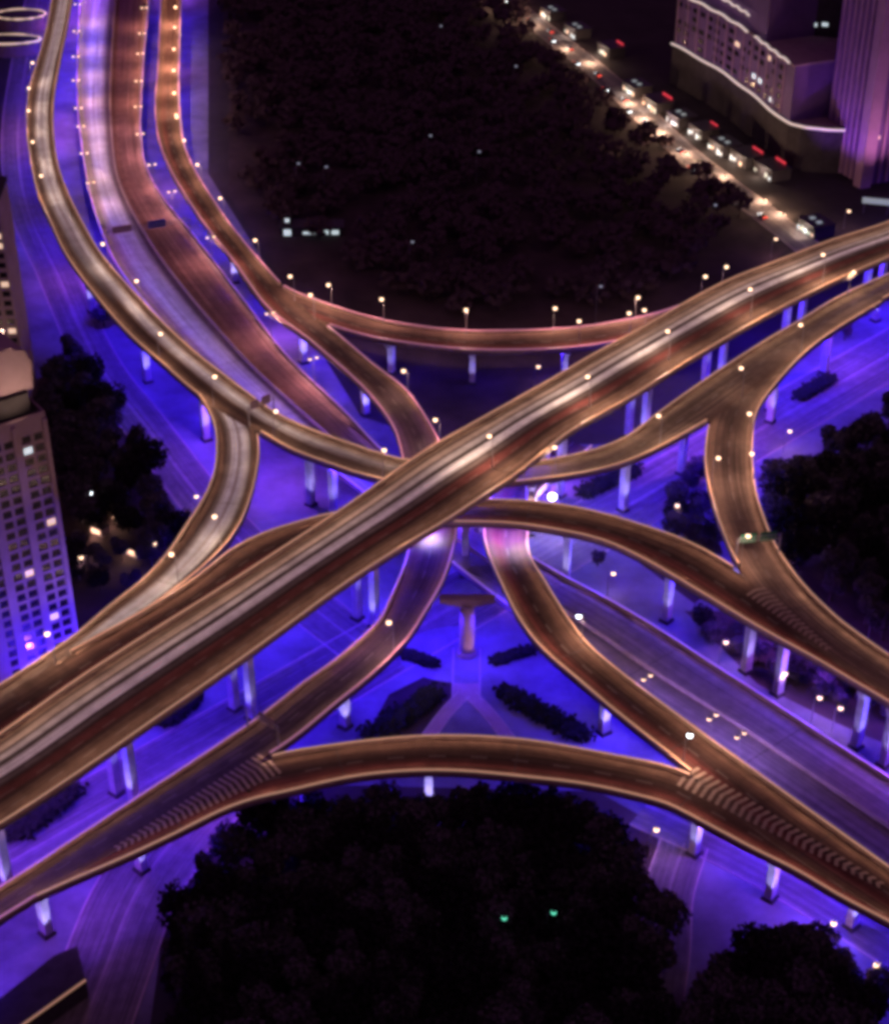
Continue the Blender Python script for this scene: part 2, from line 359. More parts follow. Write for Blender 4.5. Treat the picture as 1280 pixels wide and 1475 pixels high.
define('fly', [(-130,1140),(0,1061),(100,990),(215,915),(300,862),(400,797),(500,731),(612,652),(700,602),(780,557),(858,511),(936,468),(991,436),(1053,404),(1131,374),(1190,351),(1290,318),(1420,262)],
  [(-130,1270),(0,1194),(84,1139),(151,1094),(198,1060),(286,999),(370,939),(430,895),(490,851),(572,797),(633,761),(687,725),(741,690),(784,655),(823,624),(897,583),(975,534),(1053,487),(1131,444),(1209,405),(1290,370),(1420,318)],
  [(0,30),(1,30)], mat='fly', label='wide main flyover running diagonally over everything, light trails painted along its middle lanes', rail=1.75, under=1.0,
  piers=[(-8,1270),(180,1150),(365,1042),(535,900),(690,800),(815,720),(922,640),(1032,570),(1140,505),(1235,452)], twin=True)
define('north', [(118,-60),(106,-4),(97,44),(87,94),(79,144),(78,188),(84,235),(97,275),(118,319),(148,370),(188,417),(235,467),(286,514),(336,552),(386,590),(430,614),(516,646),(578,664),(680,674),(780,667),(846,653),(897,635),(944,600),(1014,550),(1092,499),(1151,464),(1209,429),(1290,392),(1400,345)],
  [(90,-60),(76,-4),(67,44),(54,91),(42,134),(39,188),(44,232),(54,279),(71,319),(97,373),(144,437),(188,487),(235,528),(280,568),(330,600),(376,626),(413,649),(467,670),(516,686),(549,695),(680,702),(780,694),(839,686),(897,671),(944,651),(1014,612),(1060,580),(1110,542),(1165,500),(1221,464),(1290,424),(1400,370)],
  [(0,22),(1,22)], mat='white', mats=[(.47,'white'),(.66,'trail_lane'),(1,'tan')], label='curved ramp, pale with painted headlight trails, from the top left passing under the flyover to the right edge', rail=1.0, under=1.5,
  piers=[(60,300),(128,450),(200,552),(415,750),(495,730),(580,745),(760,760),(930,755),(1004,690),(1110,590),(1217,548)])
define('westloop', [(336,565),(362,600),(374,640),(371,682),(363,716),(350,752),(330,785),(290,826),(230,872),(160,918),(80,968),(0,1018),(-130,1092)],
  [(235,526),(269,553),(292,582),(307,610),(311,645),(308,682),(292,722),(269,757),(240,800),(205,838),(160,873),(111,915),(0,990),(-130,1066)],
  [(0,21.9),(.35,22),(.8,27.5),(1,27.8)], mat='white', mats=[(.72,'white'),(1,'tan')], label='ramp, pale with painted headlight trails, curling down the left side into the flyover', rail=1.0, under=.9,
  piers=[(268,643),(293,722),(240,850),(120,985)])
define('midarc', [(-130,1080),(0,1006),(110,936),(210,880),(280,835),(336,791),(380,770),(430,754),(500,738),(580,727),(640,723),(700,723),(759,725),(822,733),(860,741),(912,756),(987,782),(1062,824),(1120,868),(1180,915),(1290,985),(1400,1055)],
  [(-130,1150),(0,1072),(110,1000),(225,922),(320,862),(390,815),(430,797),(480,780),(540,766),(600,760),(640,757),(723,758),(795,767),(875,786),(950,824),(1025,869),(1100,914),(1175,955),(1231,989),(1290,1024),(1400,1095)],
  [(0,27.5),(.18,27.2),(.4,22),(1,22)], mat='ramp', label='brown arched ramp passing under the flyover and running to the lower right edge', rail=1.0, under=1.0,
  piers=[(420,880),(675,830),(819,822),(957,903),(1075,973),(1131,990),(1225,1080),(1275,1105)])
define('eastloop', [(1290,426),(1221,467),(1165,506),(1123,550),(1092,592),(1084,631),(1084,670),(1088,710),(1104,760),(1115,786),(1145,831),(1175,865),(1212,899),(1290,955),(1400,1026)],
  [(1230,445),(1150,492),(1090,530),(1045,566),(1020,612),(1014,659),(1016,690),(1029,742),(1044,782),(1064,822),(1100,868),(1140,905),(1190,945),(1290,1010),(1400,1080)],
  [(0,21.8),(.8,22.1),(1,22.2)], mat='tan', label='tan ramp curving down the right side between two dark groves', rail=1.0, under=1.3,
  piers=[(1118,612),(1060,745),(1095,850)])
define('south', [(264,-60),(262,-4),(260,67),(259,134),(264,198),(279,242),(309,292),(346,343),(393,398),(430,436),(470,470),(496,492),(545,533),(587,566),(616,608),(636,645),(655,700),(660,750),(651,804),(637,844),(615,883),(580,934),(536,977),(483,1020),(422,1070),(370,1103),(310,1140),(240,1180),(150,1236),(0,1330),(-130,1408)],
  [(236,-60),(232,-4),(227,101),(223,151),(227,198),(242,242),(269,289),(296,329),(336,380),(384,446),(438,488),(496,537),(537,579),(566,620),(580,670),(590,720),(590,770),(583,811),(562,862),(544,898),(490,948),(436,987),(363,1043),(252,1117),(134,1194),(0,1282),(-130,1362)],
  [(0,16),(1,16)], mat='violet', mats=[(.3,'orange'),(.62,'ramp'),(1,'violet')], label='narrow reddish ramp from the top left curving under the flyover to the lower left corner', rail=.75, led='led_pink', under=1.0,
  piers=[(300,415),(400,530),(493,605),(560,680),(525,1062),(250,1285),(92,1372)])
define('toparc', [(393,399),(413,417),(454,434),(516,455),(578,469),(661,479),(744,479),(800,477),(858,471),(936,456),(991,438),(1060,408),(1130,384)],
  [(400,440),(467,469),(529,488),(599,500),(682,508),(765,508),(840,503),(900,493),(960,478),(1040,440),(1120,412)],
  [(0,15.8),(1,16)], mat='ramp', label='slender arc ramp curving along the edge of the dark park', rail=.8, led='led_pink', under=.45,
  piers=[(562,540),(683,580),(810,550),(930,520)])
define('bottomarc', [(60,1248),(140,1206),(230,1160),(310,1122),(396,1090),(472,1078),(562,1067),(651,1063),(759,1069),(840,1083),(909,1096),(984,1114),(1040,1150),(1100,1184),(1180,1232),(1290,1300),(1400,1366)],
  [(20,1312),(100,1276),(168,1247),(252,1208),(336,1166),(400,1150),(490,1128),(580,1117),(669,1117),(759,1126),(840,1135),(943,1159),(1012,1190),(1081,1228),(1150,1262),(1218,1303),(1290,1340),(1400,1405)],
  [(0,15.9),(1,16)], mat='ramp', label='brown arc ramp bowed across the bottom above the black grove', rail=1.0, under=.55,
  piers=[(442,1187),(620,1180),(795,1168),(973,1250),(1095,1310)])
define('eastramp', [(860,640),(800,690),(775,715),(763,760),(763,801),(788,844),(820,895),(858,942),(931,1000),(1012,1060),(1081,1110),(1184,1184),(1290,1260),(1400,1336)],
  [(790,635),(730,680),(705,720),(695,770),(705,808),(723,851),(745,894),(777,937),(831,984),(875,1022),(969,1097),(1020,1138),(1090,1198),(1160,1246),(1290,1328),(1400,1400)],
  [(0,11),(.3,15.5),(.6,16.12),(1,16.12)], mat='ramp', label='ramp sloping from the bright centre down to the lower right corner', rail=.9, under=1.7,
  piers=[(843,1068),(960,1160),(1212,1350)])
define('express', [(226,-60),(217,-4),(209,84),(205,151),(205,200),(213,245),(238,290),(275,335),(312,382),(360,445),(413,514),(495,593),(549,650),(620,712),(710,772),(800,826),(875,866),(950,910),(1025,959),(1100,1007),(1175,1056),(1290,1130),(1400,1200)],
  [(134,-60),(117,-4),(112,70),(111,150),(118,215),(126,269),(140,319),(165,380),(205,435),(260,495),(330,560),(410,628),(480,680),(560,742),(680,838),(800,930),(900,1010),(1050,1105),(1290,1275),(1400,1350)],
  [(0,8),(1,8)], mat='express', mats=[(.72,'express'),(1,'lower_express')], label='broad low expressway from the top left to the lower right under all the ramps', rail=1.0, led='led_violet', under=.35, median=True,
  piers=[(150,210),(160,330),(260,480),(380,600),(560,745),(700,850),(880,990),(1050,1060),(1200,1160)])

def deck_wash_colour(key, p, sd):
    if key == 'express' and sd == 'r' and p.y > 640: return (1,.66,.52)
    if key == 'express': return (1,.42,.34) if p.y > 760 else ((1,.46,.60) if p.y > 470 else (.36,.17,1))
    if key == 'south': return (1,.55,.33) if p.y > 720 else ((.75,.28,.75) if 340 < p.y < 470 and p.x > -40 else (1,.55,.42))
    if key == 'toparc': return (1,.44,.46)
    return C_WARM if key in ('fly','north','westloop') else C_DEEP
def make_viaduct(key, D):
    L, RR, C = D['L'], D['R'], D['C']; n = len(C); lift = Vector((0,0,1))
    root = thing('viaduct', D['label'], 'viaduct', (0,0,0))
    if C[0].x == 0: pass
    s = [0]
    for a, b in zip(C, C[1:]): s.append(s[-1] + (b-a).length)
    D['s'] = s
    side = [(RR[i]-L[i]).normalized() for i in range(n)]
    up = 1 if (C[1]-C[0]).cross(side[0]).z < 0 else -1
    def ribbon(mb, A, B, uv=None):
        for i in range(n-1):
            q = [A[i], A[i+1], B[i+1], B[i]]; u = uv(i) if uv else None
            if (q[1]-q[0]).cross(q[2]-q[0]).z < 0: q = q[::-1]; u = u[::-1] if u else None
            mb.quad(*q, uv=u)
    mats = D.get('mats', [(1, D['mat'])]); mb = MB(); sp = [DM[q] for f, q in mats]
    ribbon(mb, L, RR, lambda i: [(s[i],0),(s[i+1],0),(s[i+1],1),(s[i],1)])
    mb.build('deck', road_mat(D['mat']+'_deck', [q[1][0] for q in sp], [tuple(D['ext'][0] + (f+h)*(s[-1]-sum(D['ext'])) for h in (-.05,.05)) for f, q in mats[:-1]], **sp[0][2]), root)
    # slab edges + box girder
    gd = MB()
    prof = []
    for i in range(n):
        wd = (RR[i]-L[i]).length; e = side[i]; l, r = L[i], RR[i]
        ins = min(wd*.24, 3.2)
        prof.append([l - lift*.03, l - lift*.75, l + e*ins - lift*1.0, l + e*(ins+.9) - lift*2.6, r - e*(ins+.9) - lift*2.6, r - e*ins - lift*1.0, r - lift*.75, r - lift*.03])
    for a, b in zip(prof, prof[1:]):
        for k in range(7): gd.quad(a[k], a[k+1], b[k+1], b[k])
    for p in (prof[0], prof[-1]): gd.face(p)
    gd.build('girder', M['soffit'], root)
    # parapets, open where another deck joins
    polys = [(k, d['L'] + d['R'][::-1], d) for k, d in DECKS.items() if k != key]
    keep = {}
    for sd, E, sg in (('l', L, 1), ('r', RR, -1)):
        ok = []
        for i in range(n):
            p = E[i] - side[i]*sg*.4; good = True
            for k, poly, d in polys:
                if inside(p, poly):
                    j = min(range(len(d['C'])), key=lambda q: (d['C'][q].xy - p.xy).length_squared)
                    if abs(d['C'][j].z - p.z) < 1.2: good = False
            ok.append(good)
        keep[sd] = ok
        pm = MB(); lm = MB(); hh = 1.15
        def fin(pm, lm):
            o = pm.build('parapet', M['concrete'], root); lm.build('rail_light', M[D.get('led', 'led_amber')], o)
        for i in range(n-1):
            if not (ok[i] and ok[i+1]):
                if pm.f: fin(pm, lm)
                pm = MB(); lm = MB()
                continue
            a0, a1 = E[i], E[i+1]; b0, b1 = E[i]+side[i]*sg*.68, E[i+1]+side[i+1]*sg*.68
            c0, c1 = E[i]+side[i]*sg*.1, E[i+1]+side[i+1]*sg*.1
            d0, d1 = E[i]+side[i]*sg*.60, E[i+1]+side[i+1]*sg*.60
            z0 = lift*.01; z1 = lift*hh
            pm.quad(a0+z0, a1+z0, c1+z1, c0+z1); pm.quad(d0+z1, d1+z1, b1+z0, b0+z0); pm.quad(c0+z1, c1+z1, d1+z1, d0+z1)
            z2 = lift*(hh+.16); g0, g1 = side[i]*sg*.02, side[i+1]*sg*.02
            lm.quad(c0+z1-g0, c1+z1-g1, c1+z2-g1, c0+z2-g0); lm.quad(c0+z2-g0, c1+z2-g1, d1+z2+g1, d0+z2+g0); lm.quad(d0+z2+g0, d1+z2+g1, d1+z1+g1, d0+z1+g0)
            if i == 0 or not ok[i-1]: pm.quad(a0+z0, c0+z1, d0+z1, b0+z0)
            if i == n-2 or not ok[i+2]: pm.quad(b1+z0, d1+z1, c1+z1, a1+z0)
        if pm.f: fin(pm, lm)
    if D.get('median'):
        pm = MB()
        for i in range(n-1):
            m0, m1 = C[i], C[i+1]; e0, e1 = side[i]*.35, side[i+1]*.35; t0, t1 = e0*.5, e1*.5; z0, z1 = lift*.01, lift*1.0
            pm.quad(m0-e0+z0, m1-e1+z0, m1-t1+z1, m0-t0+z1); pm.quad(m0+t0+z1, m1+t1+z1, m1+e1+z0, m0+e0+z0); pm.quad(m0-t0+z1, m1-t1+z1, m1+t1+z1, m0+t0+z1)
        pm.build('median_barrier', M['kerb'], root)
    # expansion joints: dark steel combs across the deck
    k = 12
    while k < n-1 and key != 'fly':
        jm = MB(); d = (C[k+1]-C[k]).normalized()*.12; e = side[k]*.5
        jm.quad(L[k]+e-d+lift*.02, RR[k]-e-d+lift*.02, RR[k]-e+d+lift*.02, L[k]+e+d+lift*.02); jm.build('expansion_joint', M['dark_conc'], root); k += 14
    # piers
    D['pier_pts'] = []
    for u, v in D['piers']:
        b = at(u, v); i = min(range(1, n-1), key=lambda q: (C[q].xy - b.xy).length_squared)
        c = C[i]; e = side[i]; wd = (RR[i]-L[i]).length; zt = c.z - 2.58; rz = math.atan2(e.y, e.x)
        pm = MB(); cols = (-3.2, 3.2) if D.get('twin') else (0,)
        capw = min(wd*.5, 9.5) if not D.get('twin') else 12
        sh = None
        for q in cols:
            x, y = c.x + e.x*q, c.y + e.y*q
            if D.get('twin'): pm.box((x, y, (zt-1.6)/2), (2.0, 2.2, zt-1.6), rz)
            else:
                pm.box((x, y, (zt-3)/2), (2.3, 1.9, zt-3), rz)
        o = pm.build('pier', M['pier'], root)
        cm = MB()
        if D.get('twin'): cm.box((c.x, c.y, zt-.8), (capw, 2.6, 1.6), rz)
        else:                                                # flared hammerhead
            for sx in (0,):
                a, b2 = 1.2, capw/2; h0, h1 = zt-3, zt
                V = []
                for yy in (-1.0, 1.0):
                    V.append([Vector((c.x + e.x*xx - e.y*yy, c.y + e.y*xx + e.x*yy, zz)) for xx, zz in ((-a,h0),(a,h0),(b2,h1-.9),(b2,h1),(-b2,h1),(-b2,h1-.9))])
                cm.face(V[0]); cm.face(V[1][::-1])
                for k2 in range(6): cm.quad(V[0][k2], V[1][k2], V[1][(k2+1)%6], V[0][(k2+1)%6])
        cm.build('pier_cap', M['pier'], o)
        fm = MB()
        for q in cols: fm.box((c.x + e.x*q, c.y + e.y*q, .45), (3.4, 3.2, .9), rz, .85)
        fm.build('pier_base', M['dark_conc'], o)
        D['pier_pts'].append((c, e))
        # pale floodlight at the foot of the pier on the open side, washing the column
        fl = light('SPOT', 'pier_floodlight', (c.x + 1.5, c.y - 7.5, 1.2), P_PIER * (.35 if D['under'] < .5 else 1), C_PALE, root, spot_size=R(52), spot_blend=.8, shadow_soft_size=.2)
        dv = Vector((c.x, c.y, zt*.72)) - fl.location; fl.rotation_euler = dv.to_track_quat('-Z', 'Y').to_euler()
    # blue lamps under the deck
    step = 26 if key != 'fly' else 24; d = step/2
    while d < s[-1]:
        i = min(range(n), key=lambda q: abs(s[q]-d)); c = C[i]
        if -260 < c.x < 330:
            light('SPOT', 'underside_floodlight', (c.x, c.y, c.z-2.9), P_UNDER*D['under']*(c.z/20), C_BLUE if i % 4 else C_VIO, root, spot_size=R(165), spot_blend=.6, shadow_soft_size=.25)
        d += step
    # unseen area lights added along both edges to brighten the deck
    step = 22 if key in ('fly','express') else 12; d = 6
    while d < s[-1]:
        i = min(range(1, n-1), key=lambda q: abs(s[q]-d))
        for sd, E, sg in (('l', L, 1), ('r', RR, -1)):
            if not keep[sd][i]: continue
            p = E[i] + side[i]*sg*1.1 + lift*(2.6 if key == 'fly' else 1.1)
            t = (C[i+1]-C[i-1]).normalized()
            al = light('AREA', 'added_deck_wash', p, P_DECK_WASH*D['rail']*step/22, deck_wash_colour(key, p, sd), root, shape='RECTANGLE', size=step+.3, size_y=.12)  # D['rail'] scales these added deck-edge lights
            dirv = (side[i]*sg - lift*.2).normalized()
            zax = -dirv; xax = t; yax = zax.cross(xax).normalized(); xax = yax.cross(zax)
            from mathutils import Matrix
            al.rotation_euler = Matrix((xax, yax, zax)).transposed().to_euler()
        d += step
    D['root'] = root; D['side'] = side
    return root
for k_, D_ in DECKS.items(): make_viaduct(k_, D_)

for u, v in ((618,768),(735,772)):
    q = at(u, v, 19); light('SPOT', 'underside_floodlight', (q.x, q.y+1, 19.2), 12000, (.66,.62,1), DECKS['midarc']['root'], spot_size=R(150), spot_blend=.7, shadow_soft_size=.3)
# chevron paint on the gores (pattern of one painted marking: a part of its ramp)
def chevrons(key, a, b, n, wa, wb, z):
    D = DECKS[key]; m = MB()
    A, B = at(*a, z), at(*b, z); d = (B-A); t = d.normalized(); nn = Vector((-t.y, t.x, 0)); st = d.length/n
    for i in range(n):
        p = A + t*st*i; wdt = wa + (wb-wa)*i/n; q = Vector((0,0,.22))
        for sg in (1, -1):
            m.quad(*[x + q for x in ((p, p+t*st*.45, p+t*st*(.45+.4)+nn*sg*wdt, p+t*st*.4+nn*sg*wdt)[::sg])])
    m.build('chevron_marking', M['paint'], D['root'])
chevrons('south', (392,1098), (165,1225), 26, 4.6, .8, 15.95)
chevrons('eastramp', (985,1116), (1272,1278), 26, 4.2, .9, 16.1)
chevrons('eastloop', (1085,850), (1195,938), 16, 3.2, .8, 22.1)

# ------------------------------------------------------------------ surface streets
def street(name, a, b, width, mt='street', z=.03, pts=None):
    P = [at(*q) for q in (pts or (a, b))]
    P = crom(P, 12) if len(P) > 2 else resample(P, 30)
    P = resample(P, 60); s = 0; m = MB(); k = MB(); n = len(P); lf = Vector((0,0,z))
    nn = []
    for i in range(n):
        t = (P[min(i+1,n-1)]-P[max(i-1,0)]).normalized(); nn.append(Vector((-t.y, t.x, 0)))
    for i in range(n-1):
        h = width/2; ds = (P[i+1]-P[i]).length
        m.quad(P[i]-nn[i]*h+lf, P[i+1]-nn[i+1]*h+lf, P[i+1]+nn[i+1]*h+lf, P[i]+nn[i]*h+lf, uv=[(s,1),(s+ds,1),(s+ds,0),(s,0)]); s += ds
        for sg in (1,-1):
            o0, o1 = nn[i]*sg*h, nn[i+1]*sg*h; q0, q1 = nn[i]*sg*(h+.35), nn[i+1]*sg*(h+.35); u = Vector((0,0,.16))
            k.quad(P[i]+o0, P[i+1]+o1, P[i+1]+o1+u, P[i]+o0+u); k.quad(P[i]+o0+u, P[i+1]+o1+u, P[i+1]+q1+u, P[i]+q0+u); k.quad(P[i]+q0+u, P[i+1]+q1+u, P[i+1]+q1, P[i]+q0)
    o = struct(m.build(name, road_mat(name, [DM[mt][1][0]], **DM[mt][2]) if mt in DM else M[mt])); struct(k.build('kerb', M['kerb'])); return o
street('street', (-200,1366), (1600,326), 24)
street('street', None, None, 15, z=.036, pts=[(60,-20),(38,90),(26,200),(40,300),(85,400),(140,520),(215,620),(300,730),(420,850),(560,960)])
street('street', None, None, 16, z=.042, pts=[(930,1160),(1050,1215),(1160,1275),(1320,1375),(1600,1550)])
street('street', None, None, 11, z=.048, pts=[(985,1215),(962,1290),(955,1380),(930,1520)])
street('street', None, None, 20, z=.054, pts=[(90,1560),(150,1400),(205,1270),(300,1150)])
street('street', None, None, 13, z=.058, pts=[(690,-30),(780,40),(880,120),(980,215),(1090,300),(1180,370)])
street('footpath', None, None, 7, 'path', .06, pts=[(672,935),(671,1008)])
street('footpath', None, None, 3.2, 'path', .066, pts=[(668,1000),(640,1030),(600,1085)])
street('footpath', None, None, 3.2, 'path', .07, pts=[(676,1000),(705,1030),(748,1085)])
# round paved island round the central pillar
m = MB(); c0 = at(672,942)
ring = [(c0.x + 19*math.cos(a*math.pi/24), c0.y + 13*math.sin(a*math.pi/24), .08) for a in range(48)]
m.face(ring); struct(m.build('paved_island', M['plaza']))

# ------------------------------------------------------------------ central pillar
pr = thing('monument_pillar', 'tall pinkish pillar with a crossbeam on the round island at the centre', 'pillar', (c0.x, c0.y, .08))
def part_box(name, c, size, mt, parent, rz=0, tp=1): m = MB(); m.box(c, size, rz, tp); return m.build(name, mt, parent)
m = MB(); m.tube([(0,0,0),(0,0,1.2),(0,0,1.3),(0,0,17.0)], [2.9,2.7,2.15,2.0], 18); m.build('shaft', M['tower'], pr)
m = MB()
for sg in (1,-1):
    m.face([Vector((x*sg, y, z)) for y in (-1.3,) for x, z in ((0,16.8),(3,17.0),(7.5,18.2),(7.5,19.4),(0,19.4))][::sg])
    m.face([Vector((x*sg, y, z)) for y in (1.3,) for x, z in ((0,16.8),(3,17.0),(7.5,18.2),(7.5,19.4),(0,19.4))][::-sg])
    for (x0,z0),(x1,z1) in zip(((0,16.8),(3,17.0),(7.5,18.2),(7.5,19.4)),((3,17.0),(7.5,18.2),(7.5,19.4),(0,19.4))):
        m.quad((x0*sg,-1.3,z0),(x1*sg,-1.3,z1),(x1*sg,1.3,z1),(x0*sg,1.3,z0))
m.build('crossbeam', M['tower'], pr)
for qx in (-6.5, 6.5):
    for qy in (-1.6, 1.6):
        light('SPOT', 'added_ground_fill', (qx, qy, 16.2), 14000, C_BLUE, pr, spot_size=R(160), spot_blend=.6, shadow_soft_size=.25)  # blue fill lights added to brighten the ground round the pillar
light('SPOT', 'pillar_floodlight', (6, -10, .6), 5000, C_PINK, pr, spot_size=R(60), spot_blend=.7).rotation_euler = Vector((-6,10,9)).to_track_quat('-Z','Y').to_euler()
# low dark ramp block in the lower left corner
P = [at(u, v, 5) for u, v in ((-60,1500),(-40,1470),(78,1376),(112,1362),(124,1413),(37,1475),(-10,1510))]
bl = thing('ramp_abutment', 'dark low ramp block with an amber lit edge in the lower left corner', 'abutment')
m = MB(); m.prism([(p.x, p.y) for p in P], 0, 5); m.build('block', M['dark_conc'], bl)
m = MB(); m.tube([P[4]+Vector((0,0,.3)), P[5]+Vector((0,0,.3)), P[6]+Vector((0,0,.3))], .28, 6); m.build('edge_light', M['amber'], bl)

# ------------------------------------------------------------------ hedges
def hedge(pts, w_, h, label):
    P = resample([at(*q) for q in pts], 14); m = MB()
    for a, b in zip(P, P[1:]):
        d = (b-a).length; rz = math.atan2((b-a).y, (b-a).x); c = (a+b)/2
        m.box((c.x, c.y, h*.35), (d*.9, w_*.8, h*.7), rz, .75)
    for _ in range(1400):
        t = random.random()*(len(P)-1); i = int(t); p = P[i].lerp(P[i+1], t-i); a = random.random()*6.28
        q = Vector((p.x+max(-.5,min(.5,random.gauss(0,.27)))*w_, p.y+max(-.5,min(.5,random.gauss(0,.27)))*w_, random.uniform(.2,1.25)*h)); x = Vector((math.cos(a), math.sin(a), random.uniform(-.6,.6)))*.5; y = x.orthogonal().normalized()*.4
        m.quad(q-x-y, q+x-y, q+x+y, q-x+y)
    tag(m.build('hedge', M['hedge']), label, 'hedge')
hedge([(628,1000),(595,1025),(530,1068)], 6.5, 2.0, 'dark thick hedge on the lawn left of the forked footpath')
hedge([(722,998),(760,1020),(840,1064)], 6, 2.0, 'dark thick hedge on the lawn right of the forked footpath')
hedge([(585,945),(625,958)], 3, 1.2, 'thin dark hedge on the left rim of the round island')
hedge([(712,955),(765,938)], 3, 1.2, 'thin dark hedge on the right rim of the round island')
hedge([(20,1205),(105,1142)], 7, 2, 'dark hedge strip under the flyover at the left edge')
hedge([(238,1042),(275,1010)], 6, 2, 'short dark hedge beside the twin piers under the flyover')
hedge([(838,715),(915,680)], 6, 2, 'dark hedge strip under the ramp right of the bright floodlight')
hedge([(1150,575),(1195,548)], 5, 2, 'dark hedge by the violet street at the right edge')

# ------------------------------------------------------------------ trees
def crown_mesh(n, rad, hgt, z0, leaf, lobes=7, conifer=False):
    m = MB(); L = [(Vector((random.uniform(-.55,.55)*rad, random.uniform(-.55,.55)*rad, z0 + hgt*random.uniform(.25,.8))), random.uniform(.4,.62)*rad) for _ in range(lobes)]
    for _ in range(n):
        if conifer:
            t = random.random()**1.4; a = random.random()*6.28; r = rad*(1-t)*math.sqrt(random.uniform(.35,1))*(1+.25*math.sin(t*40)); q = Vector((r*math.cos(a), r*math.sin(a), z0 + t*hgt))
        else:
            c, r = random.choice(L); d = Vector((random.gauss(0,1), random.gauss(0,1), random.gauss(0,1))).normalized(); q = c + d*r*random.uniform(.6,1.05)
        x = Vector((random.gauss(0,1), random.gauss(0,1), random.gauss(0,.6))).normalized(); y = x.cross(Vector((random.gauss(0,1), random.gauss(0,1), random.gauss(0,1)))).normalized()
        s = leaf*random.uniform(.6,1.3); x *= s; y *= s*.7
        m.quad(q-x*.5-y, q+x*.5-y*.6, q+x*.8+y*.7, q-x*.4+y)
    return m
def make_tree(kind, mt):
    o = thing('broadleaf_tree' if kind < 3 else 'conifer_tree', '', 'tree', (0,-2000,0))
    tr = MB(); 
    if kind < 3:
        h = 5.5; tr.tube([(0,0,0),(.1,.05,2),(0,.1,4),(.1,0,h+2)], [.42,.33,.27,.14], 7)
        for k in range(5):
            a = k*1.3+kind; tr.tube([(0,0,3.4+k*.5),(math.cos(a)*1.5,math.sin(a)*1.5,5+k*.5),(math.cos(a)*2.9,math.sin(a)*2.9,6.6+k*.5)], [.18,.12,.05], 5)
        cm = crown_mesh(1500, (5.2,4.4,6.0)[kind], (7.5,8.5,7.0)[kind], 2.8, .62, 9)
    else:
        tr.tube([(0,0,0),(0,0,6),(0,0,15.5)], [.4,.25,.05], 7); cm = crown_mesh(1300, 3.4, 15.5, 1.2, .6, conifer=True)
    tr.build('trunk', M['bark'], o); cm.build('crown', mt, o); return o
PROTO = [make_tree(k, M['leaf'] if k < 2 else M['leaf2']) for k in (0,1,2,3)]
USED = [False]*4
def plant(kind, x, y, s, label, group):
    o = PROTO[kind] if not USED[kind] else copy_tree(PROTO[kind]); USED[kind] = True
    o.location = (x, y, 0); o.rotation_euler = (0,0,random.random()*6.28); o.scale = (s, s, s*random.uniform(.9,1.15)); o['label'] = label; o['group'] = group; return o
def grove(pxs, n, label, group, smin=.8, smax=1.25, sp=6.5, kinds=(0,1,2)):
    poly = [at(u, v) for u, v in pxs]; x0, x1 = min(p.x for p in poly), max(p.x for p in poly); y0, y1 = min(p.y for p in poly), max(p.y for p in poly)
    done = []; tries = 0
    while len(done) < n and tries < 6000:
        tries += 1; p = Vector((random.uniform(x0,x1), random.uniform(y0,y1), 0))
        if not inside(p, poly) or any((p-q).length < sp for q in done): continue
        done.append(p); plant(random.choice(kinds), p.x, p.y, random.uniform(smin, smax), label, group)
    return done
def single(kind, u, v, s, label): p = at(u, v); plant(kind, p.x, p.y, s, label, 'single trees'); del_g = None
grove([(250,1560),(255,1430),(265,1325),(330,1240),(430,1190),(560,1190),(860,1200),(925,1300),(945,1400),(925,1540)], 140, 'black leafy tree in the packed grove below the lower arc ramp', 'trees of the bottom grove', .8, 1.25, 6.0)
grove([(985,1540),(1030,1420),(1090,1360),(1170,1390),(1260,1500),(1270,1560)], 24, 'black leafy tree in the domed clump at the lower right', 'trees of the lower right clump', .9, 1.2, 5.5)
grove([(60,560),(110,520),(165,590),(235,720),(275,790),(235,810),(120,760),(90,700)], 40, 'dark tree in the strip between the left tower and the violet street', 'trees of the left strip', .8, 1.15, 6.5)
grove([(1150,690),(1290,600),(1290,940),(1230,905),(1160,840),(1110,760),(1115,705)], 44, 'dark tree in the grove right of the tan curling ramp', 'trees of the right grove', .85, 1.25, 6.5)
grove([(60,640),(150,720),(230,800),(200,850),(110,880)], 12, 'dark small tree between the left tower and the merging ramp', 'trees by the left tower', .6, .9, 6)
grove([(1000,900),(1060,900),(1250,1010),(1330,1070),(1200,1020),(1100,970)], 16, 'small dark tree in the strip along the brown ramp piers', 'trees of the pier strip', .5, .75, 6)
grove([(945,735),(1005,690),(1018,760),(1045,800),(980,785)], 8, 'dark tree in the wedge between the tan ramp and the brown arched ramp', 'trees of the wedge', .7, .95, 6)
for i, (u, v, s) in enumerate([(262,1420,1.15),(300,1400,1.0),(335,1440,1.2),(288,1475,1.3)]):
    single(3, u, v, s, ('tall pointed conifer at the left end of the bottom grove, nearest the blue street', 'slim pointed conifer set back behind the left end of the bottom grove', 'broad pointed conifer inside the bottom grove right of the slim ones', 'big pointed conifer at the bottom edge left of the bottom grove')[i])
for u, v, s, l in [(955,1345,.95,'rounded tree standing alone at the grove edge beside the narrow blue street'),(1150,1390,.9,'rounded tree at the right shoulder of the lower right clump'),(1265,1440,.8,'small tree by the warm lamp in the lower right corner'),
                   (1030,1195,.6,'small tree under the ramp by the blue street at the lower right'),(1020,925,.55,'small tree between the expressway and the piers of the brown ramp'),(1145,965,.55,'small tree beside the slim pier of the brown ramp'),(860,815,.5,'small tree below the brown ramp near the pink lamp'),
                   (150,470,.8,'small tree on the blue paving left of the pale ramp'),(118,820,.75,'dark tree beside the left tower at its right corner'),(190,860,.7,'dark tree behind the left merging ramp near the warm lights'),(1215,490,.6,'small tree behind the pier at the right edge')]:
    single(random.choice((0,1)), u, v, s, l)
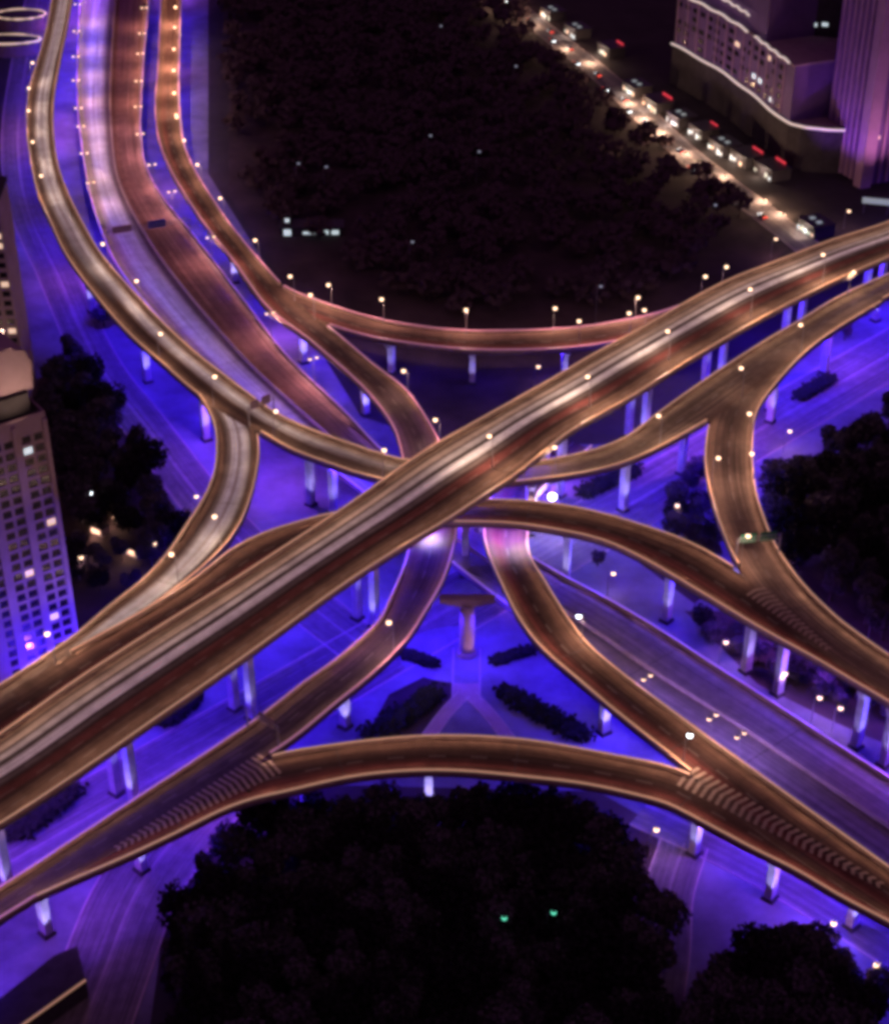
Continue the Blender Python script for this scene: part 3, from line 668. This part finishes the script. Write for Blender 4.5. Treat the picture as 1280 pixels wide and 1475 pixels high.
# the park: a far-off wood that reads as one black mass
wm = MB(); poly = [at(u, v) for u, v in ((320,-60),(690,-60),(775,60),(890,160),(1080,318),(990,400),(880,440),(700,455),(560,440),(500,400),(505,345),(400,345),(340,280))]
x0, x1 = min(p.x for p in poly), max(p.x for p in poly); y0, y1 = min(p.y for p in poly), max(p.y for p in poly); k = 0
while k < 760:
    p = Vector((random.uniform(x0,x1), random.uniform(y0,y1), 0))
    if not inside(p, poly): continue
    k += 1; r = random.uniform(3.5,6.5); h = random.uniform(6,11)
    wm.tube([(p.x,p.y,0),(p.x,p.y,h*.7)], [.3,.2], 5, False)
    for _ in range(70):
        d = Vector((random.gauss(0,1), random.gauss(0,1), random.gauss(0,.8))).normalized(); q = Vector((p.x,p.y,h*.7)) + Vector((d.x*r, d.y*r, d.z*r*.65))*random.uniform(.5,1.1)
        x = Vector((random.gauss(0,1), random.gauss(0,1), random.gauss(0,.5))).normalized()*random.uniform(.8,1.5); y = x.orthogonal().normalized()*random.uniform(.6,1.1)
        wm.quad(q-x-y, q+x-y, q+x+y, q-x+y)
wo_ = wm.build('woodland', M['park_leaf']); wo_['kind'] = 'stuff'; wo_['label'] = 'black wood of the park above the interchange'

# ------------------------------------------------------------------ street lamps
def make_lamp(h, double=False, globe='lamp', r=.62):
    o = thing('street_lamp', '', 'street lamp', (0,-2000,0))
    m = MB(); m.tube([(0,0,0),(0,0,.5),(0,0,.55),(0,0,h-.4)], [.22,.22,.14,.08], 8); m.build('pole', M['steel'], o)
    for sg in ((1,-1) if double else (1,)):
        m = MB(); m.tube([(0,0,h-.6),(.5*sg,0,h-.1),(1.3*sg,0,h+.05)], [.07,.06,.05], 6); m.build('arm', M['steel'], o)
        hd = MB(); hd.tube([(1.3*sg,0,h+.62),(1.3*sg,0,h+.35),(1.3*sg,0,h+.1)], [.12,.42,.5], 10); hdo = hd.build('lamp_head', M['dark_steel'], o)
        gm = MB(); gm.ball((1.3*sg,0,h-.05), r, 12, 8, .85); gm.build('lamp_globe', M[globe], hdo, True)
    return o
LP = {}
def lamp(kind, x, y, z, rz, power, color, spot=True):
    spec = {'deck': (10, False, 'lamp', .7), 'double': (11, True, 'lamp', .55), 'ground': (8, False, 'lamp', .65), 'white': (9, False, 'lamp_white', .62), 'faint': (5, False, 'lamp_faint', .6), 'green': (5, False, 'lamp_green', .6), 'small': (5, False, 'lamp', .5)}[kind]
    if kind not in LP: o = LP[kind] = make_lamp(*spec)
    else:
        o = copy_tree(LP[kind])
    for l in [c for c in o.children if c.type == 'LIGHT']: bpy.data.objects.remove(l)
    o.location = (x, y, z); o.rotation_euler = (0,0,rz)
    return o, spec[0]
def add_bulb(o, h, power, color):
    light('SPOT', 'lamp_light', (1.3, 0, h-.75), power, color, o, spot_size=R(165), spot_blend=.5, shadow_soft_size=.3)
LAMPS = {   # deck -> lamp heads seen in the photo, 'c' on the middle
 'toparc': ([(485,402),(564,420),(677,437),(795,437),(910,420),(1005,395),(1040,380),(850,482),(900,447),(925,447)], 'far dark-sided arc ramp by the park', 'deck'),
 'south': ([(250,10),(252,70),(250,100),(248,133),(254,165),(270,10),(270,38),(268,70),(270,100),(272,133),(270,168),(271,203),(288,238),(318,285),(372,343),(425,395),(453,423),(630,603),(582,535),(545,897)], 'narrow reddish ramp', 'deck'),
 'express': ([(205,12),(205,47),(200,78),(200,115),(197,152),(197,192),(215,235),(240,278),(290,345),(376,452),(430,520),(115,5),(112,45),(108,80),(97,116),(105,155),(108,182),(112,222),(105,265),(930,975),(1000,1047),(1092,1048)], 'low expressway', 'double'),
 'north': ([(48,90),(40,127),(36,160),(46,205),(60,255),(142,355),(180,408),(240,477),(298,545),(385,600),(538,680),(815,680),(948,597),(1088,538),(1150,465),(1240,396)], 'pale top left ramp', 'deck'),
 'westloop': ([(345,735),(310,803),(112,928)], 'left curling ramp', 'deck'),
 'eastloop': ([(1072,594),(1075,652),(1064,778),(1038,660)], 'right tan ramp', 'deck'),
 'fly': ([(967,478),(850,545),(710,630),(1085,418),(1190,368)], 'main flyover', 'deck'),
 'eastramp': ([(822,908),(995,1075)], 'ramp to the lower right', 'white'),
}
for key, (heads, where, kind) in LAMPS.items():
    D = DECKS[key]; L, RR, C, side = D['L'], D['R'], D['C'], D['side']; n = len(C)
    heads = sorted(heads, key=lambda q: (q[1] if key in ('south','express','eastloop') else q[0]))
    for k, (u, v) in enumerate(heads):
        hz = {'deck': 10, 'double': 11, 'white': 9}[kind]
        p = at(u, v, C[0].z + hz if key != 'westloop' else 36)
        i = min(range(n), key=lambda q: (C[q].xy - p.xy).length_squared)
        off = (p - C[i]).dot(side[i]); hw = (RR[i]-L[i]).length/2
        if key == 'fly': off = max(-hw+.8, min(hw-.8, off))
        else: off = (hw-.75)*(1 if off > 0 else -1)
        if kind == 'double' and abs((p-C[i]).dot(side[i])) < hw*.45: off = 0
        q = C[i] + side[i]*off; rz = math.atan2(side[i].y, side[i].x) + (math.pi if off > 0 else 0)
        o, h = lamp(kind, q.x, q.y, q.z, rz, 0, None)
        frm = 'from the top' if key in ('south','express','eastloop') else 'from the left'
        o['label'] = (f'{ORD[k]} lit lamp {frm} along the {where}' if k < 20 else f'{"last" if k == len(heads)-1 else "second to last"} lit lamp {frm} along the {where}'); o['group'] = f'lamps on the {where}'
        pw = P_STREET*{'north':.36,'westloop':.5,'eastloop':.5,'fly':1.5}.get(key, .8)
        D.setdefault('bulbs', []).append((o, h, pw, ((.45,.24,1) if q.y < 470 else ((1,.45,.5) if q.y < 760 else (1,.42,.34))) if key == 'express' else C_WARM if key in ('fly','north','westloop') else (1,.56,.44)))
GL = [(1137,621,'ground','right grove edge by the violet street'),(1102,720,'ground','dark trees below the right tan ramp'),(1151,788,'ground','dark grove at the right'),(1262,885,'ground','right edge beside the joined ramps'),(975,728,'ground','street below the pale ramp'),(883,826,'ground','paving under the brown arched ramp'),
      (283,715,'ground','violet street at the left'),(1045,925,'ground','street between expressway and brown ramp, upper'),(1130,970,'ground','street behind the slim pier of the brown ramp'),(1180,1005,'ground','street left of the tall pier at the right edge'),(1210,1020,'ground','pier at the lower right edge'),(945,1195,'ground','blue paving under the lower right ramp'),
      (222,783,'ground','dark left strip near the merging ramp'),(117,803,'ground','corner of the left tower'),(775,528,'ground','lawn behind the main flyover'),(1117,344,'ground','street end behind the flyover'),(1222,304,'ground','purple tower foot'),(130,710,'white','dark left strip, coolest and highest'),
      (461,660,'ground','violet paving left of the flyover'),(1262,1390,'ground','lower right corner behind small tree'),(1200,1330,'ground','lower right street kerb'),
      (726,1322,'green','black grove, left one of the green pair'),(797,1314,'green','black grove, right one of the green pair'),
      (690,218,'faint','park wood, middle'),(743,95,'faint','park wood, upper'),(635,37,'faint','park wood, topmost'),(594,348,'faint','park wood, lowest'),(620,195,'faint','park wood, left of the middle'),(1030,295,'faint','park wood at its right corner'),(865,412,'faint','park wood just above the arc ramp'),(430,235,'faint','park wood near the lit pavilion'),(470,240,'faint','park wood above the lit pavilion')]
GB = []
for u, v, kind, where in GL:
    hz = {'ground': 8, 'white': 9, 'faint': 5, 'green': 5}[kind]; zz = 10 if kind in ('faint','green') else 0
    p = at(u, v, zz + hz)
    if zz:   # these stand on a mast above the trees
        o, h = lamp(kind, p.x-1.3, p.y, zz, 0, 0, None); m = MB(); m.tube([(0,0,-zz),(0,0,0)], [.2,.16], 6); m.build('mast', M['steel'], o)
    else: o, h = lamp(kind, p.x-1.3, p.y, 0, 0, 0, None)
    o['label'] = {'ground': 'pinkish lit lamp post at the ', 'white': 'cool white lamp post at the ', 'faint': 'faint grey lamp in the ', 'green': 'green lamp glowing in the '}[kind] + where
    if kind in ('ground','white'): GB.append((o, h, P_GROUND, C_PINK))
for D in DECKS.values():
    for b in D.get('bulbs', []): add_bulb(*b)
for b in GB: add_bulb(*b)
# the bright floodlight at the centre
p = at(795,716,13); fo = thing('floodlight_mast', 'brightest white floodlight mast behind the brown arched ramp near the centre', 'floodlight', (p.x, p.y, 0))
m = MB(); m.tube([(0,0,0),(0,0,13)], [.3,.16], 8); m.build('pole', M['steel'], fo)
m = MB(); m.box((0,0,13.2), (3.2,.8,.5)); fr = m.build('lamp_frame', M['dark_steel'], fo)
m = MB(); m.ball((0,-.2,13.2), 1.35, 12, 8, .8); m.build('lamp_lens', M['lamp_floor'], fr, True)
light('POINT', 'floodlight_light', (0,0,11.2), 42000, (.55,.40,1), fo, shadow_soft_size=.3)

# ------------------------------------------------------------------ gantry signs
def gantry(key, u, v, z, panels, label):
    D = DECKS[key]; p = at(u, v, D['C'][0].z); n = len(D['C']); i = min(range(1, n-1), key=lambda q: (D['C'][q].xy-p.xy).length_squared)
    l, r = D['L'][i], D['R'][i]; c = (l+r)/2; wd = (r-l).length; rz = math.atan2((r-l).y, (r-l).x)
    o = thing('sign_gantry', label, 'gantry', c, rz)
    m = MB(); m.box((-wd/2+.7,0,3.4), (.35,.35,6.8)); m.build('post', M['steel'], o)
    m = MB(); m.box((wd/2-.7,0,3.4), (.35,.35,6.8)); m.build('post', M['steel'], o)
    m = MB()
    for zz in (6.0,7.2): m.tube([(-wd/2+.3,0,zz),(wd/2-.3,0,zz)], .13, 6)
    for k in range(int(wd/1.2)): m.tube([(-wd/2+.6+k*1.2,0,6.0),(-wd/2+1.2+k*1.2,0,7.2)], .06, 5)
    m.build('truss', M['steel'], o)
    for x, w_, mt in panels:
        m = MB(); m.box((x*wd,-.3,6.7), (w_*wd,.15,3.0)); m.build('sign_panel', M[mt], o)
    return o
gantry('express', 240, 345, 8, [(-.1,.2,'sign_blue'),(.3,.22,'sign_back')], 'wide sign gantry with blue panel across the mauve expressway at the upper left')
gantry('north', 385, 606, 22, [(-.2,.3,'sign_back'),(.2,.3,'sign_back')], 'small pinkish sign gantry across the pale ramp where it splits')
gantry('eastloop', 1085, 805, 22, [(-.2,.34,'sign_green'),(.22,.34,'sign_green')], 'dark green sign gantry across the tan ramp above its junction')
gantry('south', 378, 1072, 16, [(-.1,.4,'sign_back')], 'sign gantry across the reddish ramp at the lower left split')

# ------------------------------------------------------------------ buildings
# left residential tower
zt = 82.0
A = at(66, 600, zt); B = at(-90, 650, zt); ddir = (A-B).normalized(); back = Vector((ddir.y*-1, ddir.x, 0))
if back.y < 0: back = -back
ln = (A-B).length
tw = thing('apartment_tower', 'pinkish apartment tower with window grid and rounded roof drum at the left edge', 'tower', (B.x, B.y, 0), math.atan2(ddir.y, ddir.x))
part_box('wall', (ln/2, 11, zt/2), (ln, 22, zt), M['tower'], tw)
m = MB()
for x0, x1, y0, y1 in ((0,ln,0,.5),(0,ln,21.5,22),(0,.5,.5,21.5),(ln-.5,ln,.5,21.5)): m.box(((x0+x1)/2,(y0+y1)/2,zt+.8),(x1-x0,y1-y0,1.6))
m.build('roof_parapet', M['tower'], tw)
m = MB(); m.box((ln/2,11,zt+.02),(ln-1,21,.04)); m.build('roof', M['roof'], tw)
part_box('plant_room', (ln-12, 10, zt+3.2), (19, 15, 6.2), M['tower_dark'], tw)
DX = ln-9.5; m = MB(); prof_ = [(-9,0),(-9,8),(-8,10.5),(-5,12.2),(0,12.8),(5,12.2),(8,10.5),(9,8),(9,0)]
for (xa,za),(xb,zb) in zip(prof_, prof_[1:]): m.quad((DX+xa,2,zt+6.4+za),(DX+xb,4,zt+6.4+zb),(DX+xb,16,zt+6.4+zb),(DX+xa,16,zt+6.4+za))
m.face([(DX+x,4,zt+6.4+z) for x,z in prof_]); m.face([(DX+x,16,zt+6.4+z) for x,z in prof_[::-1]]); m.build('roof_drum', M['tower'], tw)
light('SPOT', 'added_drum_fill', (DX+4, -9, zt+3), 9000, C_WARM, tw, spot_size=R(90), spot_blend=.8, shadow_soft_size=.3).rotation_euler = Vector((-2,12,7)).to_track_quat('-Z','Y').to_euler()  # warm fill spot added to bring out the drum
wcols = [ln-2.6-k*3.1-(1.6 if k > 1 else 0)-(1.6 if k > 3 else 0) for k in range(5)]
def window(x, z, mt, parent, y=0, w_=2.2, h=1.8):
    m = MB(); m.box((x, y-.02, z), (w_, .14, h)); o = m.build('window', M[mt], parent)
    f = MB(); f.box((x, y-.1, z-h/2-.14), (w_+.4, .5, .2)); f.build('sill', M['tower'], o)
    return o
for r_ in range(24):
    for k, x in enumerate(wcols):
        window(x, 5+r_*3.15, 'win_white' if (r_, k) == (22,1) else ('win_warm' if (r_,k) in ((6,1),(15,0),(11,2)) else 'glassd'), tw)
for k in range(3):   # projecting ribs between the window bays
    part_box('rib', (ln-.55-k*8.1, -.3, zt/2), (1.1, .5, zt-.5), M['tower'], tw)
light('SPOT', 'facade_floodlight', (ln*.75, -20, 3), 150000, C_BLUE, tw, spot_size=R(85), spot_blend=.8, shadow_soft_size=.3).rotation_euler = Vector((0,26,24)).to_track_quat('-Z','Y').to_euler()
light('SPOT', 'facade_uplight', (ln*.6, -34, 46), 9000, C_WARM, tw, spot_size=R(75), spot_blend=.8, shadow_soft_size=.3).rotation_euler = Vector((0,30,40)).to_track_quat('-Z','Y').to_euler()
# second tower behind it
zt2 = 78.0; A = at(28, 292, zt2); t2 = thing('apartment_block', 'slim dark apartment block with lit windows behind the left tower', 'tower', (A.x-33, A.y, 0), R(4))
part_box('wall', (13, 9, zt2/2), (26, 18, zt2), M['tower'], t2); part_box('roof_slab', (13, 9, zt2+.5), (26.8, 18.8, 1), M['roof'], t2)
for r_ in range(20):
    for k in range(3): window(24-k*4, 8+r_*3.4, 'win_warm' if random.random() < .12 else 'glassd', t2, w_=2.4)
light('SPOT', 'facade_uplight', (16, -24, 20), 7000, C_WARM, t2, spot_size=R(85), spot_blend=.8).rotation_euler = Vector((0,24,30)).to_track_quat('-Z','Y').to_euler()

# curved office block at the upper right with white neon ledges
A, B = at(968, 64, 20), at(1182, 197, 20); d = (B-A); ln = d.length; rz = math.atan2(d.y, d.x)
ob = thing('office_block', 'dark office block with wavy white neon ledges at the top right', 'office building', (A.x, A.y, 0), rz)
def front(x):    # plan of the curved front, y local (towards the street is negative)
    t = x/ln; return 3.2*math.sin(t*math.pi*1.5) - 3*t + 26*max(0, (t-.86)/.14)**2
def slab(name, x0, x1, z0, z1, depth, mt, proud=0, parent=ob, n=22):
    xs = [x0 + (x1-x0)*i/n for i in range(n+1)]
    poly = [(x, front(x)-proud) for x in xs] + [(x1, depth), (x0, depth)]
    m = MB(); m.prism(poly, z0, z1); return m.build(name, mt, parent)
slab('podium', 0, ln, 0, 20, 40, M['roof'], 0)
slab('storeys', 1, ln*.86, 20.9, 46, 38, M['purple'], -.6)
slab('upper_storeys', 2, ln*.62, 46.9, 110, 36, M['purple'], -1.2)
def ledge(x0, x1, z, n=26, amp=.35):
    pts = [(x0+(x1-x0)*i/n, front(x0+(x1-x0)*i/n)-.7, z+amp*math.sin(i*.9)) for i in range(n+1)]
    m = MB(); m.tube(pts, .55, 6); m.build('neon_ledge', M['neon_white'], ob)
slab('ledge_slab', 0, ln, 20, 20.9, 40, M['tower'], .3); slab('ledge_slab', 1, ln*.86, 46, 46.9, 38, M['tower'], .3)
ledge(0, ln, 20.6); ledge(1, ln*.50, 47); ledge(ln*.56, ln*.83, 47); P_ = ob.matrix_basis @ Vector((ln*.40, front(ln*.40)-.7, 0)); ledge(ln*.27, ln*.50, z_at(P_, 9)); ledge(ln*.05, ln*.24, z_at(P_, 9))
def fwin(x, z, w_, h, mt, proud, parent=ob):
    m = MB(); m.box((x, front(x)-proud-.02, z), (w_, .3, h)); return m.build('window', M[mt], parent)
for r_ in range(5):
    for k in range(16):
        x = 3 + k*(ln*.8/16); z = 24+r_*4.4
        if random.random() < .25: continue
        fwin(x, z, ln*.032, 2.2, 'win_white' if (r_, k) in ((1,12),(0,14),(1,11)) else ('win_warm' if random.random() < .03 else 'glassd'), -.62)
for k in range(13):
    x = 2 + k*(ln*.84/13); m = MB(); m.box((x, front(x)+.45, 33.4), (.9, .7, 24.8)); m.build('facade_fin', M['mauve'], ob)
light('SPOT', 'facade_floodlight', (ln*.4, -45, 1), 14000, (.5,.25,.9), ob, spot_size=R(110), spot_blend=.8).rotation_euler = Vector((0,35,35)).to_track_quat('-Z','Y').to_euler()
# dark slab block between
A = at(1150, 120, 30); db = thing('slab_block', 'black slab block with two greenish lit windows between office block and purple tower', 'office building', (A.x, A.y+20, 0), R(-20))
part_box('wall', (14, 10, 40), (34, 20, 80), M['roof'], db)
for x, z in ((8,52),(13,52.6)):
    m = MB(); m.box((x, -.05, z), (2.8,.2,1.6)); m.build('window', M['win_white'], db)
# purple tower
A = at(1240, 268, 0); pt = thing('striped_tower', 'purple tower with vertical fins at the top right corner', 'tower', (A.x, A.y, 0), R(22))
part_box('wall', (22, 16, 60), (44, 32, 120), M['purple'], pt)
m = MB(); m.box((0,0,60), (5.5,5.5,120.6)); m.build('corner_pillar', M['mauve'], pt)
m = MB()
for k in range(10): m.box((4+k*4.1, -.5, 60), (1.5,1.0,119))
for k in range(7): m.box((-.5, 4+k*4.1, 60), (1.0,1.5,119))
m.build('facade_fins', M['mauve'], pt)
for x, z in ((9,44),(5,22),(19,60),(30,35),(13,78)):
    m = MB(); m.box((x, -.5, z), (1.2,.3,1.6)); m.build('window', M['win_warm'], pt)
light('SPOT', 'facade_floodlight', (-26, 6, 1), 52000, C_VIO, pt, spot_size=R(80), spot_blend=.8).rotation_euler = Vector((26,6,38)).to_track_quat('-Z','Y').to_euler()
light('SPOT', 'facade_floodlight', (4, -30, 1), 70000, (.9,.35,.7), pt, spot_size=R(80), spot_blend=.8).rotation_euler = Vector((2,26,38)).to_track_quat('-Z','Y').to_euler()
m = MB(); A = at(1262, 290, 6); m.box((0,0,0), (12,.6,2.4)); sg_ = thing('sign_board', 'long pale lit sign board at the purple tower foot', 'sign', (A.x, A.y, 0), R(-14))
m.v = [(x,y,z+6) for x,y,z in m.v]; m.build('panel', M['win_dim'], sg_)
for x in (-5,5): part_box('post', (x, .1, 2.4), (.3,.3,4.8), M['steel'], sg_)

# row of lit shops along the street at the upper right
SH = [((905,128),'white','corner shop with a cold white front, first of the shop row from the left'),((935,150),'red','shop with a red lit fascia, second of the shop row from the left'),((968,172),'white','white lit shop, third of the shop row from the left'),((1000,190),'mixed','shop with red fascia and white windows, fourth of the shop row from the left'),
      ((1030,212),'white','widest white lit shop, fifth of the shop row from the left'),((1062,228),'mixed','dim shop with pink fascia, sixth of the shop row from the left'),((1098,246),'red','red and white lit shop closing the right end of the shop row'),
      ((785,20),'white','small white lit kiosk at the top edge of the street'),((820,45),'white','greenish white lit kiosk second from the top along the street'),((868,72),'red','kiosk with red sign between the kiosks and the shop row'),((1160,328),'white','small lit kiosk at the end of the street behind the flyover')]
dv = at(1100,250)-at(900,120); rz = math.atan2(dv.y, dv.x)
for (u, v), k, lab in SH:
    p = at(u, v, 3); o = thing('shop', lab, 'shop', (p.x, p.y, 0), rz, 'lit shops along the upper right street'); wd = random.uniform(12,15)
    part_box('wall', (0,5,2.6), (wd,10,5.2), M['roof'], o); part_box('roof', (0,5,5.35), (wd+.8,10.8,.3), M['dark_steel'], o)
    if k in ('red','mixed'): part_box('fascia_sign', (wd*random.uniform(-.05,.12),9.4,6.2), (wd*random.uniform(.45,.75),.4,random.uniform(.7,1.2)), M['neon_red'], o)
    for q in range(5):
        if random.random() < .2: continue
        part_box('shop_window', (wd*(-.4+.2*q), -.1, random.uniform(1.3,2.1)), (wd*random.uniform(.07,.15), .3, random.uniform(1.2,2.4)), M[random.choice(('win_white','win_white','win_warm','win_dim') if k != 'red' else ('win_warm','win_dim','win_white'))], o)
    if k == 'white':
        for q in range(2): part_box('skylight', (wd*(-.2+.4*q),4.5,5.7), (wd*.14,2.2,.5), M['win_dim'], o)
    light('POINT', 'shop_light', (0,-2.5,3.4), 1500, (1,.75,.6), o, shadow_soft_size=.3)
# warm pavement lamps lining that street (low posts)
SL = [(715,8),(738,22),(765,38),(815,72),(850,92),(905,150),(925,172),(950,192),(985,222),(1010,238),(1040,255),(1098,290),(1125,310),(1148,330)]
for i, (u, v) in enumerate(SL):
    p = at(u, v, 4.5); o, h = lamp('small', p.x, p.y, 0, rz+1.57, 0, None); o['label'] = f'{ORD[i]} low amber lamp from the top along the park side pavement'; o['group'] = 'low amber lamps of the upper right pavement'
for i, (u, v) in enumerate(SL):
    p = at(u, v, 0); l = light('POINT', 'pavement_light', (p.x, p.y, 3.2), 7500, (1,.6,.38), None, shadow_soft_size=.2)
# lit pavilion in the park
p = at(452, 340, 0); pv = thing('park_pavilion', 'low park pavilion with a line of white lit windows', 'pavilion', (p.x-11, p.y, 0), 0)
part_box('wall', (10,4,1.8), (26,8,3.6), M['roof'], pv); part_box('roof', (10,4,3.8), (27,9,.4), M['dark_steel'], pv)
for x, w_, z, h in ((0,3.0,1.6,2.6),(9,5,1.4,1.0),(15.5,3.4,1.7,1.8),(20,3,1.7,1.8)):
    part_box('window', (x,-.1,z), (w_,.3,h), M['win_white'], pv)
part_box('turret', (0,3,6), (3,3,4), M['roof'], pv); part_box('turret_window', (0,1.45,6.4), (1.8,.2,1.6), M['win_white'], pv)
# two amber edged pavilions at the top left corner
for (u, v, rx, ry, lab) in ((30,22,13,9,'oval amber edged pavilion at the very top left corner'),(8,58,18,8,'long amber edged pavilion cut by the left edge below the oval one')):
    p = at(u, v, 7); o = thing('pavilion', lab, 'pavilion', (p.x, p.y, 0))
    poly = [(rx*math.cos(a*math.pi/16), ry*math.sin(a*math.pi/16)) for a in range(32)]
    m = MB(); m.prism(poly, 0, 7); m.build('wall', M['tower'], o); m = MB(); m.prism([(x*1.06,y*1.06) for x,y in poly], 7, 7.5); m.build('roof', M['roof'], o)
    m = MB(); m.tube([(x*1.07,y*1.07,7.6) for x,y in poly+poly[:1]], [random.uniform(.25,.75) for _ in range(33)], 6, False); m.build('edge_light', M['win_warm'], o)
# lit kiosks in the warm corner left of the merging ramp
for u, v, lab in ((145,768,'small warm lit kiosk left of the white mast light'),(176,752,'warm lit kiosk nearest the white mast light'),(195,798,'pinkish lit kiosk beside the merging ramp')):
    p = at(u, v, 0); o = thing('kiosk', lab, 'kiosk', (p.x, p.y, 0), R(-35)); part_box('wall', (0,0,1.5), (5,3.5,3), M['tower'], o); part_box('roof', (0,0,3.15), (5.6,4.1,.3), M['roof'], o); part_box('window', (0,-1.8,1.6), (3.6,.2,1.5), M['win_warm'], o)
    light('POINT', 'kiosk_light', (0,-3.5,2.8), 650, (1,.6,.45), o, shadow_soft_size=.2)

# queue of cars on the upper right street
cp = [at(u, v) for u, v in ((722,-6),(790,52),(885,140),(985,232),(1085,312),(1150,362))]; cp = resample(crom(cp, 10), 60)
def make_car():
    o = thing('car', '', 'car', (0,-2000,0))
    m = MB(); pr_ = [(-2.2,.35),(-2.2,.95),(-1.5,1.05),(1.0,1.02),(2.2,.85),(2.25,.35)]
    m.face([(x,-.9,z) for x,z in pr_][::-1]); m.face([(x,.9,z) for x,z in pr_])
    for (xa,za),(xb,zb) in zip(pr_, pr_[1:]+pr_[:1]): m.quad((xa,-.9,za),(xb,-.9,zb),(xb,.9,zb),(xa,.9,za))
    m.build('body', M['dark_steel'], o)
    m = MB(); m.box((-.3,0,1.3), (2.4,1.6,.55), 0, .78); m.build('cabin', M['glassd'], o)
    for x in (-1.35,1.4):
        for y in (-.85,.85): m = MB(); m.tube([(x,y-.1,.34),(x,y+.1,.34)], .34, 10); m.build('wheel', M['dark_conc'], o)
    for y in (-.6,.6):
        m = MB(); m.box((2.3,y,.72), (.18,.5,.34)); m.build('headlight', M['lamp_white'], o)
        m = MB(); m.box((-2.25,y,.82), (.16,.55,.34)); m.build('taillight', M['tail'], o)
    return o
M['tail'] = glow('tail_light', (1, .08, .05), 5.0)
car0 = make_car(); NC = 18
for i in range(NC):
    t = 2 + i*3.05 + random.uniform(-.7,.7); j = int(t); p = cp[j].lerp(cp[j+1], t-j); d = (cp[j+1]-cp[j]).normalized(); nn = Vector((-d.y, d.x, 0)); away = i % 2
    o = car0 if i == 0 else copy_tree(car0); p = p + nn*(3.0 if away else -1.2)
    o.location = (p.x, p.y, .07); o.rotation_euler = (0,0,math.atan2(d.y, d.x) + (math.pi if away else 0))
    o['label'] = f'{ORD[i]} dark car from the top in the street queue, ' + ('red tail lights towards the flyover' if away else 'white headlights towards the flyover'); o['group'] = 'cars queued on the upper right street'
